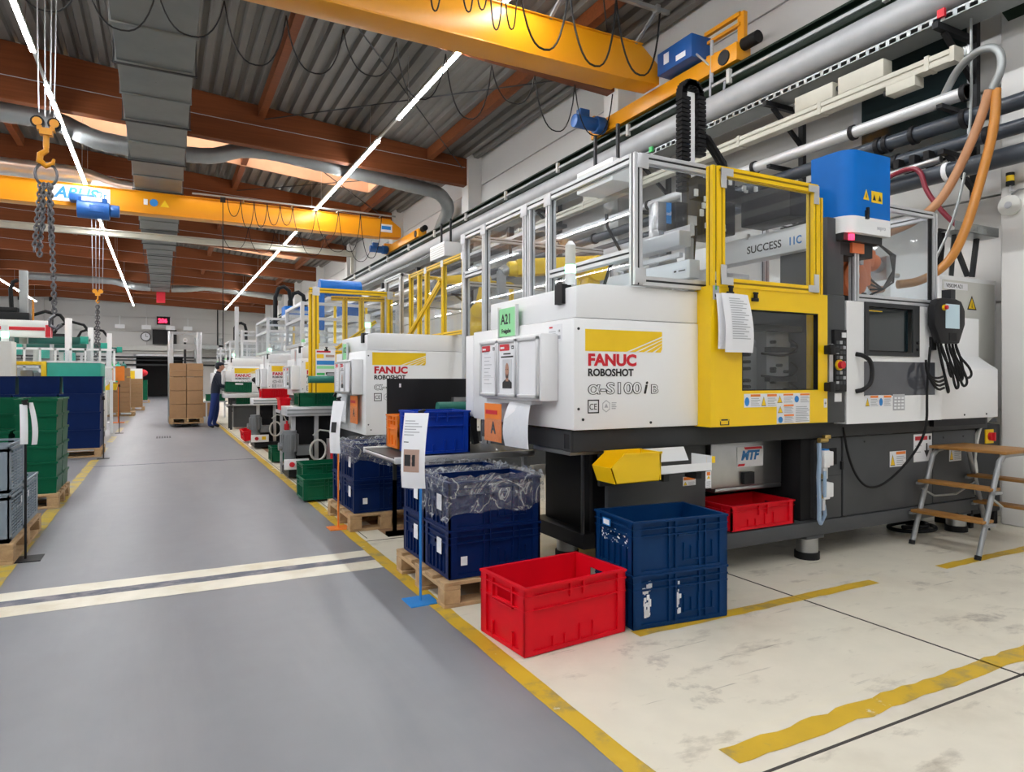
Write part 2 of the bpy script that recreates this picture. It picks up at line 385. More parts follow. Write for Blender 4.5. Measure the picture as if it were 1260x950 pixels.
d2 = struct(b.build('door_2', M['wall']))

# roof: corrugated deck, beams, purlins, skylights
ceil = struct(bpy.data.objects.new('ceiling', None)); COL.objects.link(ceil)
def deck(x0, x1, y0, y1):
    b = MB(); P = .25; x = x0; prof = []
    while x < x1 - .01:
        for dx, dz in ((0, 0), (.11, 0), (.14, .075), (.22, .075)):
            if x+dx <= x1: prof.append((x+dx, ztop(x+dx)+dz+.03))
        x += P
    prof.append((x1, ztop(x1)+.03))
    n = len(prof)
    b.add([(p[0], y0, p[1]) for p in prof] + [(p[0], y1, p[1]) for p in prof], [(i, i+1, i+1+n, i+n) for i in range(n-1)])
    b.build('roof_sheet', M['roof'], ceil)
SKY = [(16.7, 18.5), (28.7, 30.5), (40.7, 42.5)]
ys = Y0 - .3
for a, c in SKY:
    deck(XL-.3, XR+.3, ys, a); deck(XL-.3, -9.0, a, c); deck(5.1, XR+.3, a, c); ys = c
deck(XL-.3, XR+.3, ys, Y1+.3)
bmx = [-18.9, -6, 6.56]
bp = [(x, zbot(x)) for x in bmx] + [(x, ztop(x)) for x in reversed(bmx)]
beam = MB().prism(bp, 'y', -.11, .11).mesh('roof_beam', M['timber'], .012, 1)
cond = MB().tube([(x, -.13, zbot(x)+.42) for x in (-18.5, -6, 6.5)], .007, 6).mesh('conduit', M['greyink'])
for j in range(11):
    o = link('roof_beam', beam, ceil, (0, -8.95+j*6, 0)); link('conduit', cond, o)
for j in range(11):
    for x in (-15.6, -10.6, -3.2, 1.85, 5.6):
        y = -8.95+j*6
        MBp = MB().box(x-.07, y+.1, ztop(x)-.24, x+.07, min(y+5.9, Y1), ztop(x)-.0)
        MBp.build('purlin', M['timber'], ceil)
br = MB()
for j in (1, 2, 3, 4):
    y = -8.95+j*6
    for x0, x1 in ((1.9, 6.4), (6.4, 1.9)): br.tube([(x0, y+.2, ztop(x0)-.3), (x1, y+5.8, ztop(x1)-.3)], .012, 6)
br.build('bracing_rod', M['darkgrey'], ceil)
for i, (a, c) in enumerate(SKY):
    b = MB(); h = .95
    for x0, x1, y0, y1 in ((-9, 5.1, a-.06, a), (-9, 5.1, c, c+.06), (-9.06, -9, a, c), (5.1, 5.16, a, c)):
        zs = [(x, ztop(x)) for x in (x0, x1)]
        if x1-x0 > 1:
            zs = [(x, ztop(x)) for x in (x0, -6, x1)]
            b.prism([(x, z-.25) for x, z in zs] + [(x, z+h) for x, z in reversed(zs)], 'y', y0, y1)
        else: b.box(x0, y0, ztop(x0)-.25, x1, y1, ztop(x0)+h)
    wn = struct(b.build('window_%d' % (i+2), M['timber_pale']))
    g = MB()
    for x0, x1 in ((-9, -6), (-6, -2.4), (-2.4, 1.3), (1.3, 5.1)):
        p = MB(); x0 += .02; x1 -= .02
        p.prism([(x0, ztop(x0)+h), (x1, ztop(x1)+h), (x1, ztop(x1)+h+.02), (x0, ztop(x0)+h+.02)], 'y', a, c)
        p.build('pane', M['glass'], wn)
        g.box(x1-.02, a, ztop(x1)+h-.05, x1+.06, c, ztop(x1)+h+.03)
    g.build('glazing_bar', M['alu'], wn)
# dark window in the right wall behind the pipe runs
b = MB(); b.box(XR-.03, 3.66, 3.5, XR+.02, 4.86, 3.58); b.box(XR-.03, 3.66, 4.86, XR+.02, 4.86, 4.94); b.box(XR-.03, 4.8, 3.5, XR+.02, 4.9, 4.94); b.box(XR-.03, 3.62, 3.5, XR+.02, 3.7, 4.94)
w1 = struct(b.build('window_1', M['alu']))
MB().box(XR-.025, 3.7, 3.58, XR-.005, 4.8, 4.86).build('pane', M['winglass'], w1)

# ================================================================ LINE LIGHTS
segs = [(-8.6, -1.9), (-1.8, 4.95), (5.05, 11.7), (12.9, 18.9), (18.95, 25), (25.05, 31.1), (31.15, 37.2), (37.25, 43.3), (43.35, 49.4)]
lname = {-12.0: 'far left row', -6.8: 'left row', -1.645: 'row left of the grey duct', 3.77: 'row right of the grey duct'}
cnt = ['behind the camera', 'above the camera', 'nearest in view', 'second in view', 'third in view', 'fourth in view', 'fifth in view', 'second last', 'farthest']
def lamp_mesh(L):
    h = MB().box(-.035, 0, .02, .035, L, .075).mesh('housing', M['offwhite'], .004, 1)
    d = MB().box(-.030, .02, .0, .030, L-.02, .021).mesh('diffuser', M['lamp'])
    return h, d
cache = {}
for x in (-12.0, -6.8, -1.645, 3.77):
    for i, (a, c) in enumerate(segs):
        L = round(c-a, 2)
        if L not in cache: cache[L] = lamp_mesh(L)
        t = thing('line_light', 'white line light, %s, %s' % (lname[x], cnt[i]), 'light', (x, a, 5.95), group='line lights under the roof beams')
        link('housing', cache[L][0], t); link('diffuser', cache[L][1], t)
        wk = round(x, 2)
        if wk not in cache: cache[wk] = MB().cyl((0, 0, .07), (0, 0, ztop(x)-5.95), .006, 5).mesh('suspension_wire', M['steel'])
        for yy in (.6, L-.6): link('suspension_wire', cache[wk], t, (0, yy, 0))
    tr = MB().box(-.02, 11.7, .03, .02, 12.9, .07)
    tag(tr.build('light_trunking', M['offwhite'], None, (x, 0, 5.95)), 'bare grey trunking bridging two line lights in the %s' % lname[x], 'trunking')

# ================================================================ VENTILATION DUCTS
vd = thing('ventilation_duct', 'long grey rectangular sheet metal duct hanging along the aisle ceiling', 'duct', (-.09, 1.5, 5.9))
sg = MB(); sg.box(-.50, .012, 0, .50, 1.208, .34)
for s in (0, 1.2): sg.box(-.525, s, -.025, .525, s+.018, .365)
sg.cyl((.0, .6, -.004), (.0, .6, .01), .018, 8)
sm = sg.mesh('duct_section', M['ductgrey'], .003, 1)
sn = MB().box(-.42, .012, .03, .42, 1.208, .30).box(-.44, 0, .01, .44, .018, .32).mesh('duct_section', M['ductgrey'], .003, 1)
for k in range(32): link('duct_section', sm if k < 21 else sn, vd, (0, k*1.22, 0))
hg = MB()
for s in (-1, 1): hg.cyl((s*.54, .01, -.03), (s*.54, .01, ztop(0)-5.9), .008, 5)
hg.box(-.56, -.01, -.045, .56, .03, -.025)
hg = hg.mesh('hanger', M['darkgrey'])
for k in range(0, 32, 2): link('hanger', hg, vd, (0, k*1.22, 0))
rd = MB(); rd.box(-.20, 39.06, -.55, .22, 39.12, .10)
rd.build('red_end_plate', M['endred'], vd)
def spiral(name, pts, r, label, m='galv', step=.12):
    # smooth path with seam ridges
    P = []
    for i in range(len(pts)-1):
        a, b_ = Vector(pts[i]), Vector(pts[i+1]); n = max(2, int((b_-a).length/step))
        for k in range(n): P.append(a.lerp(b_, k/n))
    P.append(Vector(pts[-1]))
    for _ in range(3): P = [P[0]] + [(P[i-1]+P[i]*2+P[i+1])/4 for i in range(1, len(P)-1)] + [P[-1]]
    rr = [r*(1.025 if i % 2 else .99) for i in range(len(P))]
    return tag(MB().tube(P, rr, 16).build(name, M[m]), label, 'duct')
spiral('spiral_duct', [(-9, 15.85, 6.35), (-1.9, 15.85, 6.38), (-1.2, 15.85, 6.08), (-.62, 15.85, 6.05)], .19, 'grey spiral duct dropping into the left side of the rectangular duct')
spiral('spiral_duct', [(.44, 15.85, 6.05), (1.0, 15.85, 6.08), (1.5, 15.85, 6.33), (2.2, 15.85, 6.36), (6.2, 15.85, 5.98), (6.62, 16.2, 5.75), (6.64, 17.1, 5.2), (6.64, 17.2, 3.4)], .165, 'grey spiral duct running from the rectangular duct to the right wall')
spiral('spiral_duct', [(-9, 19.7, 6.3), (-1.75, 19.7, 6.32), (-1.1, 19.7, 6.1), (-.62, 19.7, 6.08)], .22, 'bright silver round duct just above the far crane girder', 'silver')
spiral('spiral_duct', [(-6, 39.85, 6.3), (-2.2, 39.85, 6.3), (-1.3, 39.85, 6.05), (-.55, 39.85, 6.05)], .19, 'grey spiral duct joining the rectangular duct left of its far end')
spiral('spiral_duct', [(.40, 39.85, 6.05), (1.2, 39.85, 6.1), (2.0, 39.85, 6.25), (6, 39.85, 5.9)], .19, 'grey spiral duct joining the rectangular duct right of its far end')
b = MB(); b.box(-9, 23.9, 5.66, 6.1, 24.1, 5.69); b.box(-9, 23.9, 5.82, 6.1, 24.1, 5.85); b.box(-9, 23.98, 5.68, 6.1, 24.02, 5.83); b.box(5.98, 23.95, 5.05, 6.08, 24.05, 5.67)
tag(b.build('cross_girder', M['beige']), 'pale grey girder crossing the hall beyond the far yellow crane', 'girder')

# ================================================================ CRANES
rl = thing('crane_runway', 'dark green crane runway girder along the right wall', 'girder', (6.25, 0, 0))
b = MB(); b.box(-.10, Y0+.2, 4.83, .10, 50, 4.855); b.box(-.10, Y0+.2, 5.07, .10, 50, 5.095); b.box(-.012, Y0+.2, 4.85, .012, 50, 5.08)
b.build('girder', M['cranegreen'], rl)
MB().box(-.03, Y0+.2, 5.095, .03, 50, 5.13).build('rail', M['darkgrey'], rl)
b = MB().prism([(0, 4.83), (.30, 4.83), (.30, 4.40), (.20, 4.45), (0, 4.72)], 'y', -.14, .14).mesh('bracket', M['cranegreen'])
for j in range(10): link('bracket', b, rl, (0, -8.95+j*6, 0))
b = MB(); b.box(-.13, Y0+.2, 4.94, -.108, 50, 4.975)
b.build('conductor_rail', M['ductpale'], rl)
cl = MB().box(-.15, 0, 4.88, -.10, .05, 5.05).mesh('rail_clip', M['offwhite'])
for j in range(24): link('rail_clip', cl, rl, (0, -4+j*2.0, 0))
rl2 = tag(MB().box(-16.1, Y0+.2, 4.83, -15.9, 50, 5.13).build('crane_runway', M['cranegreen']), 'dark green crane runway on the far left side of the hall', 'girder')

def loops(par, x0, x1, n, z, y, sag, r=.012, jit=.3, nm='festoon_cable'):
    xs = [x0 + (x1-x0)*i/n for i in range(n+1)]
    for i in range(n):
        s = sag*random.uniform(1-jit, 1+jit); a, c = xs[i], xs[i+1]; dy = random.uniform(-.05, .05)
        pts = []
        for k in range(15):
            t = k/14; u = 2*t-1
            pts.append((a+(c-a)*(.5+.5*math.copysign(abs(u)**.8, u)), y+dy*math.sin(math.pi*t), z - s*(1-u*u)**.75))
        MB().tube(pts, r, 6).build(nm, M['rubber'], par)
def crane(y, label, xl):
    t = thing('bridge_crane', label, 'crane', (6.25, y, 5.13))
    b = MB()
    zt, zb = 5.83-5.13, 5.33-5.13
    b.prism([(xl, zb), (-.75, zb), (-.15, zb+.02), (-.15, zb+.28), (-.45, zt), (xl, zt)], 'y', -.17, .17)
    b.box(xl, -.20, zb-.02, -.7, .20, zb); b.box(xl, -.20, zt, -.45, .20, zt+.015)
    b.build('girder', M['crane'], t, bevel=.006)
    b = MB(); b.box(-.12, -1.55, .0, .12, 1.55, .22); b.box(-.16, 1.40, .1, .16, 1.55, .34)
    b.build('end_carriage', M['crane'], t, bevel=.01)
    for yy in (-1.35, 1.2): MB().cyl((-.14, yy, .10), (-.12, yy, .10), .09, 16).build('wheel', M['darkgrey'], t)
    m_ = MB(); m_.cyl((-.7, 1.15, .08), (-.18, 1.15, .08), .10, 16); m_.cyl((-.32, 1.15, .08), (-.16, 1.15, .08), .13, 12); m_.box(-.62, 1.09, .16, -.45, 1.21, .27)
    m_.build('drive_motor', M['blue'], t, bevel=.008)
    bf = MB(); bf.cyl((0, -1.78, .2), (0, -1.55, .2), .075, 14)
    bf.build('buffer', M['rubber'], t)
    return t
cA = crane(7.46, 'big yellow overhead crane girder nearest the camera', -22.2)
b = MB(); b.box(-.28, -.95, .26, .06, -.28, .56)
cb = b.build('control_box', M['blue'], cA, bevel=.012)
MB().box(-.286, -.52, .36, -.281, -.42, .50).build('label_plate', M['paper'], cb)
MB().box(-.286, -.84, .31, -.281, -.66, .38).build('name_plate', M['paper'], cb)
b = MB(); b.box(-.02, -1.5, .58, .03, -.9, .63); b.box(-.02, -1.5, .46, .03, -.9, .50); b.box(.0, -1.55, .2, .06, -1.45, .62); b.bar((0, -1.5, .22), (0, -.9, .28), .06)
b.build('side_frame', M['crane'], cA)
# festoon rail in front of the girder's top, carried on outriggers
b = MB(); b.box(-5.35, -.62, .93, -.35, -.57, .98)
fr_ = b.build('festoon_rail', M['galv'], cA)
for x in (-5.2, -3.4, -1.9, -.55): MB().bar((x, -.15, .70), (x, -.6, .94), .035).box(x-.03, -.64, .90, x+.03, -.55, 1.0).build('outrigger', M['galv'], cA)
loops(cA, -5.3, -3.6, 3, .92, -.6, .85, .009); loops(cA, -3.7, -2.6, 6, .92, -.6, .62, .009); loops(cA, -2.6, -.5, 3, .92, -.6, .75, .012)
loops(cA, -8.2, -.6, 12, .18, .3, .62, .008, nm='hanging_cable')
b = MB(); b.tube([(-.2, -.95, .3), (-.1, -1.1, .1), (-.16, -1.15, -.3), (-.14, -1.2, -.5), (-.12, -1.32, -.45), (-.12, -1.36, -.2)], .014, 6)
b.tube([(-.1, -1.12, .42), (-.1, -1.12, -.12)], .022, 8)
b.build('drop_cable', M['greyink'], cA)
# hook block hanging from the near crane
b = MB()
for dx, dy in ((-.07, -.05), (-.02, .05), (.05, -.04), (.08, .04)): b.cyl((-7.20+dx, dy, .2), (-7.20+dx*.7, dy, -1.42), .006, 5)
hr = b.build('hoist_rope', M['steel'], cA)
b = MB()
for s in (-1, 1): b.cyl((-7.20+s*.065, -.03, -1.50), (-7.20+s*.065, .03, -1.50), .055, 16, 1); b.cyl((-7.20+s*.065, -.042, -1.50), (-7.20+s*.065, .042, -1.50), .038, 12, 0); b.box(-7.2+s*.05-.02, -.035, -1.57, -7.2+s*.05+.02, .035, -1.53, 0)
b.box(-7.25, -.04, -1.61, -7.15, .04, -1.55, 0); b.cyl((-7.2, 0, -1.72), (-7.2, 0, -1.6), .025, 10, 0)
b.tube([(-7.2, 0, -1.70), (-7.2, 0, -1.75), (-7.245, 0, -1.79), (-7.25, 0, -1.85), (-7.2, 0, -1.89), (-7.15, 0, -1.86), (-7.14, 0, -1.82)], [.022, .024, .028, .03, .028, .02, .012], 8, 0)
hb = b.build('hook_block', [M['crane'], M['black']], cA)
def chain(b, p, q, r=.011, ln=.06):
    p = Vector(p); q = Vector(q); n = max(2, int((q-p).length/(ln*.72))); d = (q-p).normalized()
    u = Vector((1, 0, 0)) if abs(d.x) < .9 else Vector((0, 1, 0)); a = d.cross(u).normalized(); c = d.cross(a)
    for i in range(n):
        m = p.lerp(q, (i+.5)/n); s = a if i % 2 else c
        b.tube([m + d*ln/2*math.cos(t)+s*ln*.33*math.sin(t) for t in [k*math.pi/4 for k in range(8)]], r, 5, closed=True)
b = MB(); X0, Y_, Z0 = 6.25-7.2, 7.46, 5.13
b.tube([(X0+.085*math.cos(t), Y_, Z0-1.97+.105*math.sin(t)) for t in [k*math.pi/8 for k in range(16)]], .014, 6, closed=True)
for dx, dy, l in ((-.10, 0, .62), (-.06, .03, .66), (-.03, -.03, .45), (.04, .03, .52), (.07, 0, 1.18), (.05, -.04, .5)):
    chain(b, (X0+dx*.45, Y_+dy, Z0-2.06), (X0+dx*.9, Y_+dy, Z0-2.06-l), .0095, .052)
b.tube([(X0+.07, Y_, Z0-3.26+.0), (X0+.03, Y_, Z0-3.30), (X0+.03, Y_, Z0-3.36), (X0+.08, Y_, Z0-3.39), (X0+.12, Y_, Z0-3.35)], .018, 6)
tag(b.build('chain_sling', M['chainsteel']), 'steel lifting chain sling bunched on the near crane hook', 'chain')

cB = crane(18.8, 'far yellow overhead crane girder crossing beneath the grey duct', -22.2)
b = MB(); b.box(-8.52, -.19, .28, -7.36, -.172, .66)
pl = b.build('sign_plate', M['paper'], cB)
text('lettering', 'ABUS', .36, M['lblue'], pl, (-8.46, -.195, .36), shear=.25, off=.012, sx=.95)
text('lettering', '2t', .30, M['lblue'], pl, (-7.62, -.195, .38), sx=.8)
b = MB(); b.box(-.75, -.19, .33, -.42, -.172, .55)
pl2 = b.build('sign_plate', M['paper'], cB); MB().box(-.73, -.195, .4, -.46, -.19, .5).build('print', M['lblue'], pl2)
b = MB(); b.cyl((-6.44, -.175, .46), (-6.44, -.19, .46), .09, 16, 0); b.box(-6.66, -.19, .39, -6.57, -.175, .53, 1); b.add([(-6.30, -.18, .38), (-6.10, -.18, .38), (-6.20, -.18, .55)], [(0, 1, 2)], 2)
b.build('pictogram', [M['lblue'], M['paper'], M['yprint']], cB)
b = MB(); b.cyl((-8.00, -.42, .08), (-7.35, -.42, .08), .20, 18); b.box(-7.95, -.55, .05, -7.40, -.2, .35); b.box(-8.15, -.5, .25, -7.65, -.2, .42); b.cyl((-7.35, -.42, .1), (-7.15, -.42, .1), .14, 14); b.box(-7.75, -.62, .0, -7.45, -.42, .18)
hs = b.build('hoist', M['blue'], cB, bevel=.02)
MB().box(-7.90, -.56, .26, -7.50, -.552, .35).build('name_plate', M['paper'], hs)
b = MB()
for dx in (-.12, -.04, .04, .12): b.cyl((-7.60+dx, -.35, .0), (-7.60+dx*.8, -.35, -1.75), .007, 5)
b.build('hoist_rope', M['steel'], cB)
b = MB()
for s in (-1, 1): b.cyl((-7.60+s*.06, -.38, -1.80), (-7.60+s*.06, -.32, -1.80), .05, 14)
b.box(-7.65, -.39, -1.90, -7.55, -.31, -1.82); b.tube([(-7.6, -.35, -1.9), (-7.6, -.35, -1.98), (-7.635, -.35, -2.03), (-7.6, -.35, -2.08), (-7.56, -.35, -2.04)], .018, 6)
b.build('hook_block', M['crane'], cB)
b = MB()
for dx in (-.04, .03): chain(b, (-1.35+dx*.3, 18.45, 3.0), (-1.35+dx, 18.45, 1.75+abs(dx)*2), .012, .085)
b.tube([(-1.35, 18.45, 1.75), (-1.40, 18.45, 1.68), (-1.35, 18.45, 1.62), (-1.28, 18.45, 1.67)], .02, 6)
tag(b.build('chain_sling', M['chainsteel']), 'thin steel chain hanging from the far crane hoist', 'chain')
b = MB(); b.box(-5.6, -.45, .72, -.4, -.41, .76); 
for x in (-4.4, -3.2, -2.0, -.8): b.bar((x, -.1, .70), (x, -.44, .74), .03)
b.build('festoon_rail', M['galv'], cB)
loops(cB, -4.8, -3.2, 5, .71, -.43, .6, .010); loops(cB, -3.2, -.8, 4, .71, -.43, .95, .010); loops(cB, -4.9, -.9, 6, .16, .2, .55, .008)
b = MB(); b.cyl((-4.9, -.43, .7), (-4.9, -.43, -3.1), .012, 6); b.box(-4.96, -.47, .6, -4.84, -.39, .72)
b.build('pendant_cable', M['rubber'], cB)
# ================================================================ CONTAINERS AND PALLETS
def kbox_mesh(L, W, H, m, style='klt', name='storage_box', fine=True):
    """open plastic container, origin at bottom centre"""
    b = MB(); t = .004; i = .017 if fine is True else .020; x, y = L/2, W/2
    b.box(-x+i, -y+i, .004, x-i, y-i, .012)
    if fine is not True:
        b = MB(); o0, o1 = .017, .010
        def ring(z, o): return [(-x+o, -y+o, z), (x-o, -y+o, z), (x-o, y-o, z), (-x+o, y-o, z)]
        rs = [ring(0, o0), ring(H-.022, o1), ring(H-.022, 0), ring(H, 0), ring(H, .016), ring(.01, o0+.006)]
        b.add([p for r in rs for p in r], [(k*4+q, k*4+(q+1) % 4, k*4+4+(q+1) % 4, k*4+4+q) for k in range(5) for q in range(4)] + [(3, 2, 1, 0), (20, 21, 22, 23)])
        return b.mesh(name, M[m])
    # long walls
    for s in (-1, 1): b.box(-x+i, min(s*(y-i), s*(y-i-t)), .006, x-i, max(s*(y-i), s*(y-i-t)), H)
    hz0, hz1, hw = H-.115, H-.075, .06
    if style == 'red' and H > .2: hz0, hz1 = H-.102, H-.05
    if H < .2: hz0, hz1 = H-.075, H-.045
    for s in (-1, 1):
        xa, xb = sorted((s*(x-i), s*(x-i-t)))
        b.box(xa, -y+i, .006, xb, y-i, hz0); b.box(xa, -y+i, hz1, xb, y-i, H)
        b.box(xa, -y+i, hz0, xb, -hw, hz1); b.box(xa, hw, hz0, xb, y-i, hz1)
    def frame(z0, z1, o, th):
        for s in (-1, 1):
            ya, yb = sorted((s*(y-o), s*(y-o-th))); b.box(-x+o, ya, z0, x-o, yb, z1)
            xa, xb = sorted((s*(x-o), s*(x-o-th))); b.box(xa, -y+o+th, z0, xb, y-o-th, z1)
    frame(H-.012, H, 0, .018)
    frame(.004, .024, .006, i-.002)
    if H > .2:
        frame(H-.046, H-.040, .002, i); frame(H-.083, H-.076, .003, i-.001) if style == 'klt' else frame(H-.112, H-.106, .003, i-.001)
    else: frame(H-.04, H-.035, .002, .011)
    # corner posts
    cw = .055
    for sx in (-1, 1):
        for sy in (-1, 1):
            xa, xb = sorted((sx*(x-.005), sx*(x-cw))); ya, yb = sorted((sy*(y-.005), sy*(y-i-.001))); b.box(xa, ya, .01, xb, yb, H-.01)
            xa, xb = sorted((sx*(x-.005), sx*(x-i-.001))); ya, yb = sorted((sy*(y-.005), sy*(y-cw))); b.box(xa, ya, .01, xb, yb, H-.01)
    if style == 'klt':
        for s in (-1, 1):
            for px_ in (-.075, -.035, .115, .155):
                ya, yb = sorted((s*(y-.004), s*(y-i-.001))); b.box(px_*L/.6-.004, ya, .01, px_*L/.6+.004, yb, H-.012)
            for k in range(5):
                xx = (.02+k*.045)*L/.6; ya, yb = sorted((s*(y-.006), s*(y-i-.001))); b.box(xx-.003, ya, .06, xx+.003, yb, .15-.02*(k % 2))
            ya, yb = sorted((s*(y-.006), s*(y-i-.001))); b.box(.015*L/.6, ya, .056, .21*L/.6, yb, .062)
            ya, yb = sorted((s*(y-.002), s*(y-i-.001))); b.box(-.02, ya, H-.092, .09, yb, H-.085)
            for yy in (-.12, -.06, 0, .06, .12):
                xa, xb = sorted((s*(x-.005), s*(x-i-.001))); b.box(xa, yy*W/.4-.004, .02, xb, yy*W/.4+.004, .14)
    else:
        for s in (-1, 1):
            for xx in (-.14, -.07, .02, .10): 
                ya, yb = sorted((s*(y-.006), s*(y-i-.001))); b.box(xx-.004, ya, .01, xx+.004, yb, .07 if xx < 0 else .10)
            for xx in (-.04, .04):
                ya, yb = sorted((s*(y-.003), s*(y-i-.001))); b.box(xx-.005, ya, H-.078, xx+.005, yb, H-.012)
            for yy in (-.09, .09):
                xa, xb = sorted((s*(x-.003), s*(x-i-.001))); b.box(xa, yy-.005, H-.11, xb, yy+.005, H-.012); b.box(xa, yy-.005, .01, xb, yy+.005, .09)
            xa, xb = sorted((s*(x-.003), s*(x-i-.001))); b.box(xa, -.09, H-.125, xb, .09, H-.118)
    return b.mesh(name, M[m])
BX = {}
def kbox(key, L, W, H, m, style='klt', fine=True):
    k = (key, L, W, H, m)
    if k not in BX: BX[k] = kbox_mesh(L, W, H, m, style, 'storage_box', fine)
    return BX[k]
def put(me, loc, rz, label, group=None, cat='box', name='storage_box'):
    return tag(link(name, me, None, loc, rz), label, cat, group)
card_me = MB().box(-.04, -.001, -.05, .04, .001, .05).mesh('label_card', M['paper'])
def card(box, x, y, z, end=False, s=1, rz=0):
    o = link('label_card', card_me, box, (x, y, z), R(90) if end else 0); o.scale = (s, 1, s); o['label'] = 'white paper label on the box'
    return o
PAL = {}
def pallet(L, W, label, loc, rz=0, group='wooden pallets'):
    """deck along x (L), skids under, origin on the floor at the centre"""
    t = thing('wooden_pallet', label, 'pallet', loc, rz, group)
    k = (L, W)
    if k not in PAL:
        PAL[k] = (MB().box(-L/2, -.05 if W < .7 else -.06, 0, L/2, .05 if W < .7 else .06, .022).mesh('deck_board', M['wood'], .003, 1),
                  MB().box(-.05, -W/2, 0, .05, W/2, .022).mesh('cross_board', M['wood'], .003, 1),
                  MB().box(-.05, -.05, 0, .05, .05, .078).mesh('block', M['wood'], .004, 1))
    d, c, bl = PAL[k]; hw = .05 if W < .7 else .06
    for i in range(5): link('deck_board', d, t, (0, -W/2+hw+i*(W-2*hw)/4, .122))
    for i in range(3):
        xx = (-1+i)*(L/2-.05)
        link('cross_board', c, t, (xx, 0, .100))
        for j in range(3): link('block', bl, t, (xx, (-1+j)*(W/2-.05), .022))
    for j in range(3):
        o = link('skid_board', d, t, (0, (-1+j)*(W/2-hw), .0)); 
    return t
def liner(L, W, z, drop, label, loc, seed, rz=0, up=.02):
    rnd = random.Random(seed); N = 72; per = []
    x, y = L/2, W/2
    for i in range(N):
        s = i/N*4
        k = int(s); f = s-k
        per.append([(-x+2*x*f, -y), (x, -y+2*y*f), (x-2*x*f, y), (-x, y-2*y*f)][k])
    ph = [rnd.uniform(0, 6) for _ in range(6)]
    def nz(t, k): return math.sin(t*9+ph[k])*.5+math.sin(t*23+ph[k+1])*.3+math.sin(t*51+ph[k+2])*.2
    rows = [(1.0, 1.035), (.7, 1.028), (.35, 1.022), (.08, 1.016), (-.12, 1.004), (-.02, .955), (.22, .945), (.55, .935)]
    vs = []
    for r, (d, sc) in enumerate(rows):
        for i, (px_, py_) in enumerate(per):
            t = i/N*2*math.pi; q = rnd.uniform(-1, 1)
            dr = drop(px_, py_) if r < 4 else .16
            out = 1 + (.012*nz(t, 0)+.006*q)*(1 if r < 5 else .6)
            zz = z + .002 + up*abs(nz(t+1, 2)) - d*dr*(1+.12*nz(t+2, 3) if r == 0 else 1) + (.012*q if 3 < r < 6 else 0)
            off = .006 if r < 4 else 0
            vs.append((px_*(sc)*out + math.copysign(off, px_), py_*(sc)*out + math.copysign(off, py_), zz))
    R_ = len(rows); fs = [(r*N+i, r*N+(i+1) % N, (r+1)*N+(i+1) % N, (r+1)*N+i) for r in range(R_-1) for i in range(N)]
    o = MB().add(vs, fs).build('plastic_liner', M['film'], None, loc, rz)
    return tag(o, label, 'liner')

# --- red crate and the two navy boxes in the foreground
red = put(kbox('r', .62, .41, .32, 'redbox', 'red'), (1.751, 2.911, 0), R(5), 'empty red plastic crate on the floor beside the yellow line')
kb = kbox('b2', .60, .40, .28, 'bluebox2')
for k, lab in enumerate(('lower navy blue box with white scuff marks right of the red crate', 'upper empty navy blue box with light blue tag right of the red crate')):
    o = put(kb, (2.423, 2.890, k*.272), R(-5.5), lab, 'navy boxes beside the red crate')
    if k == 0:
        s = MB(); rnd = random.Random(3)
        for x0, n in ((-.235, 26), (-.03, 12)):
            for i in range(n):
                xx = x0+rnd.uniform(0, .045 if n > 20 else .02); zz = rnd.uniform(.05, .21); h = rnd.uniform(.01, .04)
                s.box(xx, -.1855, zz, xx+rnd.uniform(.006, .02), -.1825, zz+h)
        p = s.build('label_residue', M['paper'], o); p['kind'] = 'stuff'; p['label'] = 'torn white label scraps'
    else:
        c = MB().box(-.302, .02, .215, -.299, .10, .255).build('tag', M['lblue'], o); c['label'] = 'light blue tag'
        MB().box(-.3035, .03, .222, -.3015, .09, .248).build('print', M['paper'], c)
        s = MB(); rnd = random.Random(5)
        for i in range(46):
            yy = rnd.uniform(-.13, .14); zz = rnd.uniform(.13, .20); q = rnd.uniform(.002, .010)
            s.box(-.2855, yy, zz, -.2825, yy+q, zz+q)
        p = s.build('label_residue', M['paper'], o); p['kind'] = 'stuff'; p['label'] = 'white paint flecks'

# --- pallets with navy boxes by the first two machines
kn = kbox('b1', .60, .40, .28, 'bluebox')
lev = ['lower', 'upper']
def bluepal(x, y, rz, where, seed, drp, grp):
    pallet(.62, .86, 'low wooden pallet under navy boxes ' + where, (x+.31, y+.42, 0), rz)
    for j, col in enumerate(('front', 'rear')):
        for k in range(2):
            o = put(kn, (x+.335, y+.215+j*.405, .144+k*.272), rz, '%s navy box of the %s stack %s' % (lev[k], col, where), grp)
            card(o, -.297, -.05, .17-.02*k, True, .9)
            if k == 0: card(o, -.2, -.190, .1, False, .5)
        liner(.60, .40, .144+.272+.285, drp[j], 'clear plastic liner over the %s navy box %s' % (col, where), (x+.335, y+.215+j*.405, 0), seed+j, up=.008)
bluepal(1.385, 3.48, 0, 'behind the red crate', 31, (lambda a, b: .19-.16*a+.03*math.sin(9*a), lambda a, b: .10+.05*math.sin(7*a)), 'navy boxes on the first pallet')
bluepal(1.385, 5.58, 0, 'at the second machine', 57, (lambda a, b: .17+.05*math.sin(7*a), lambda a, b: .16+.05*math.sin(5*a)), 'navy boxes on the second pallet')

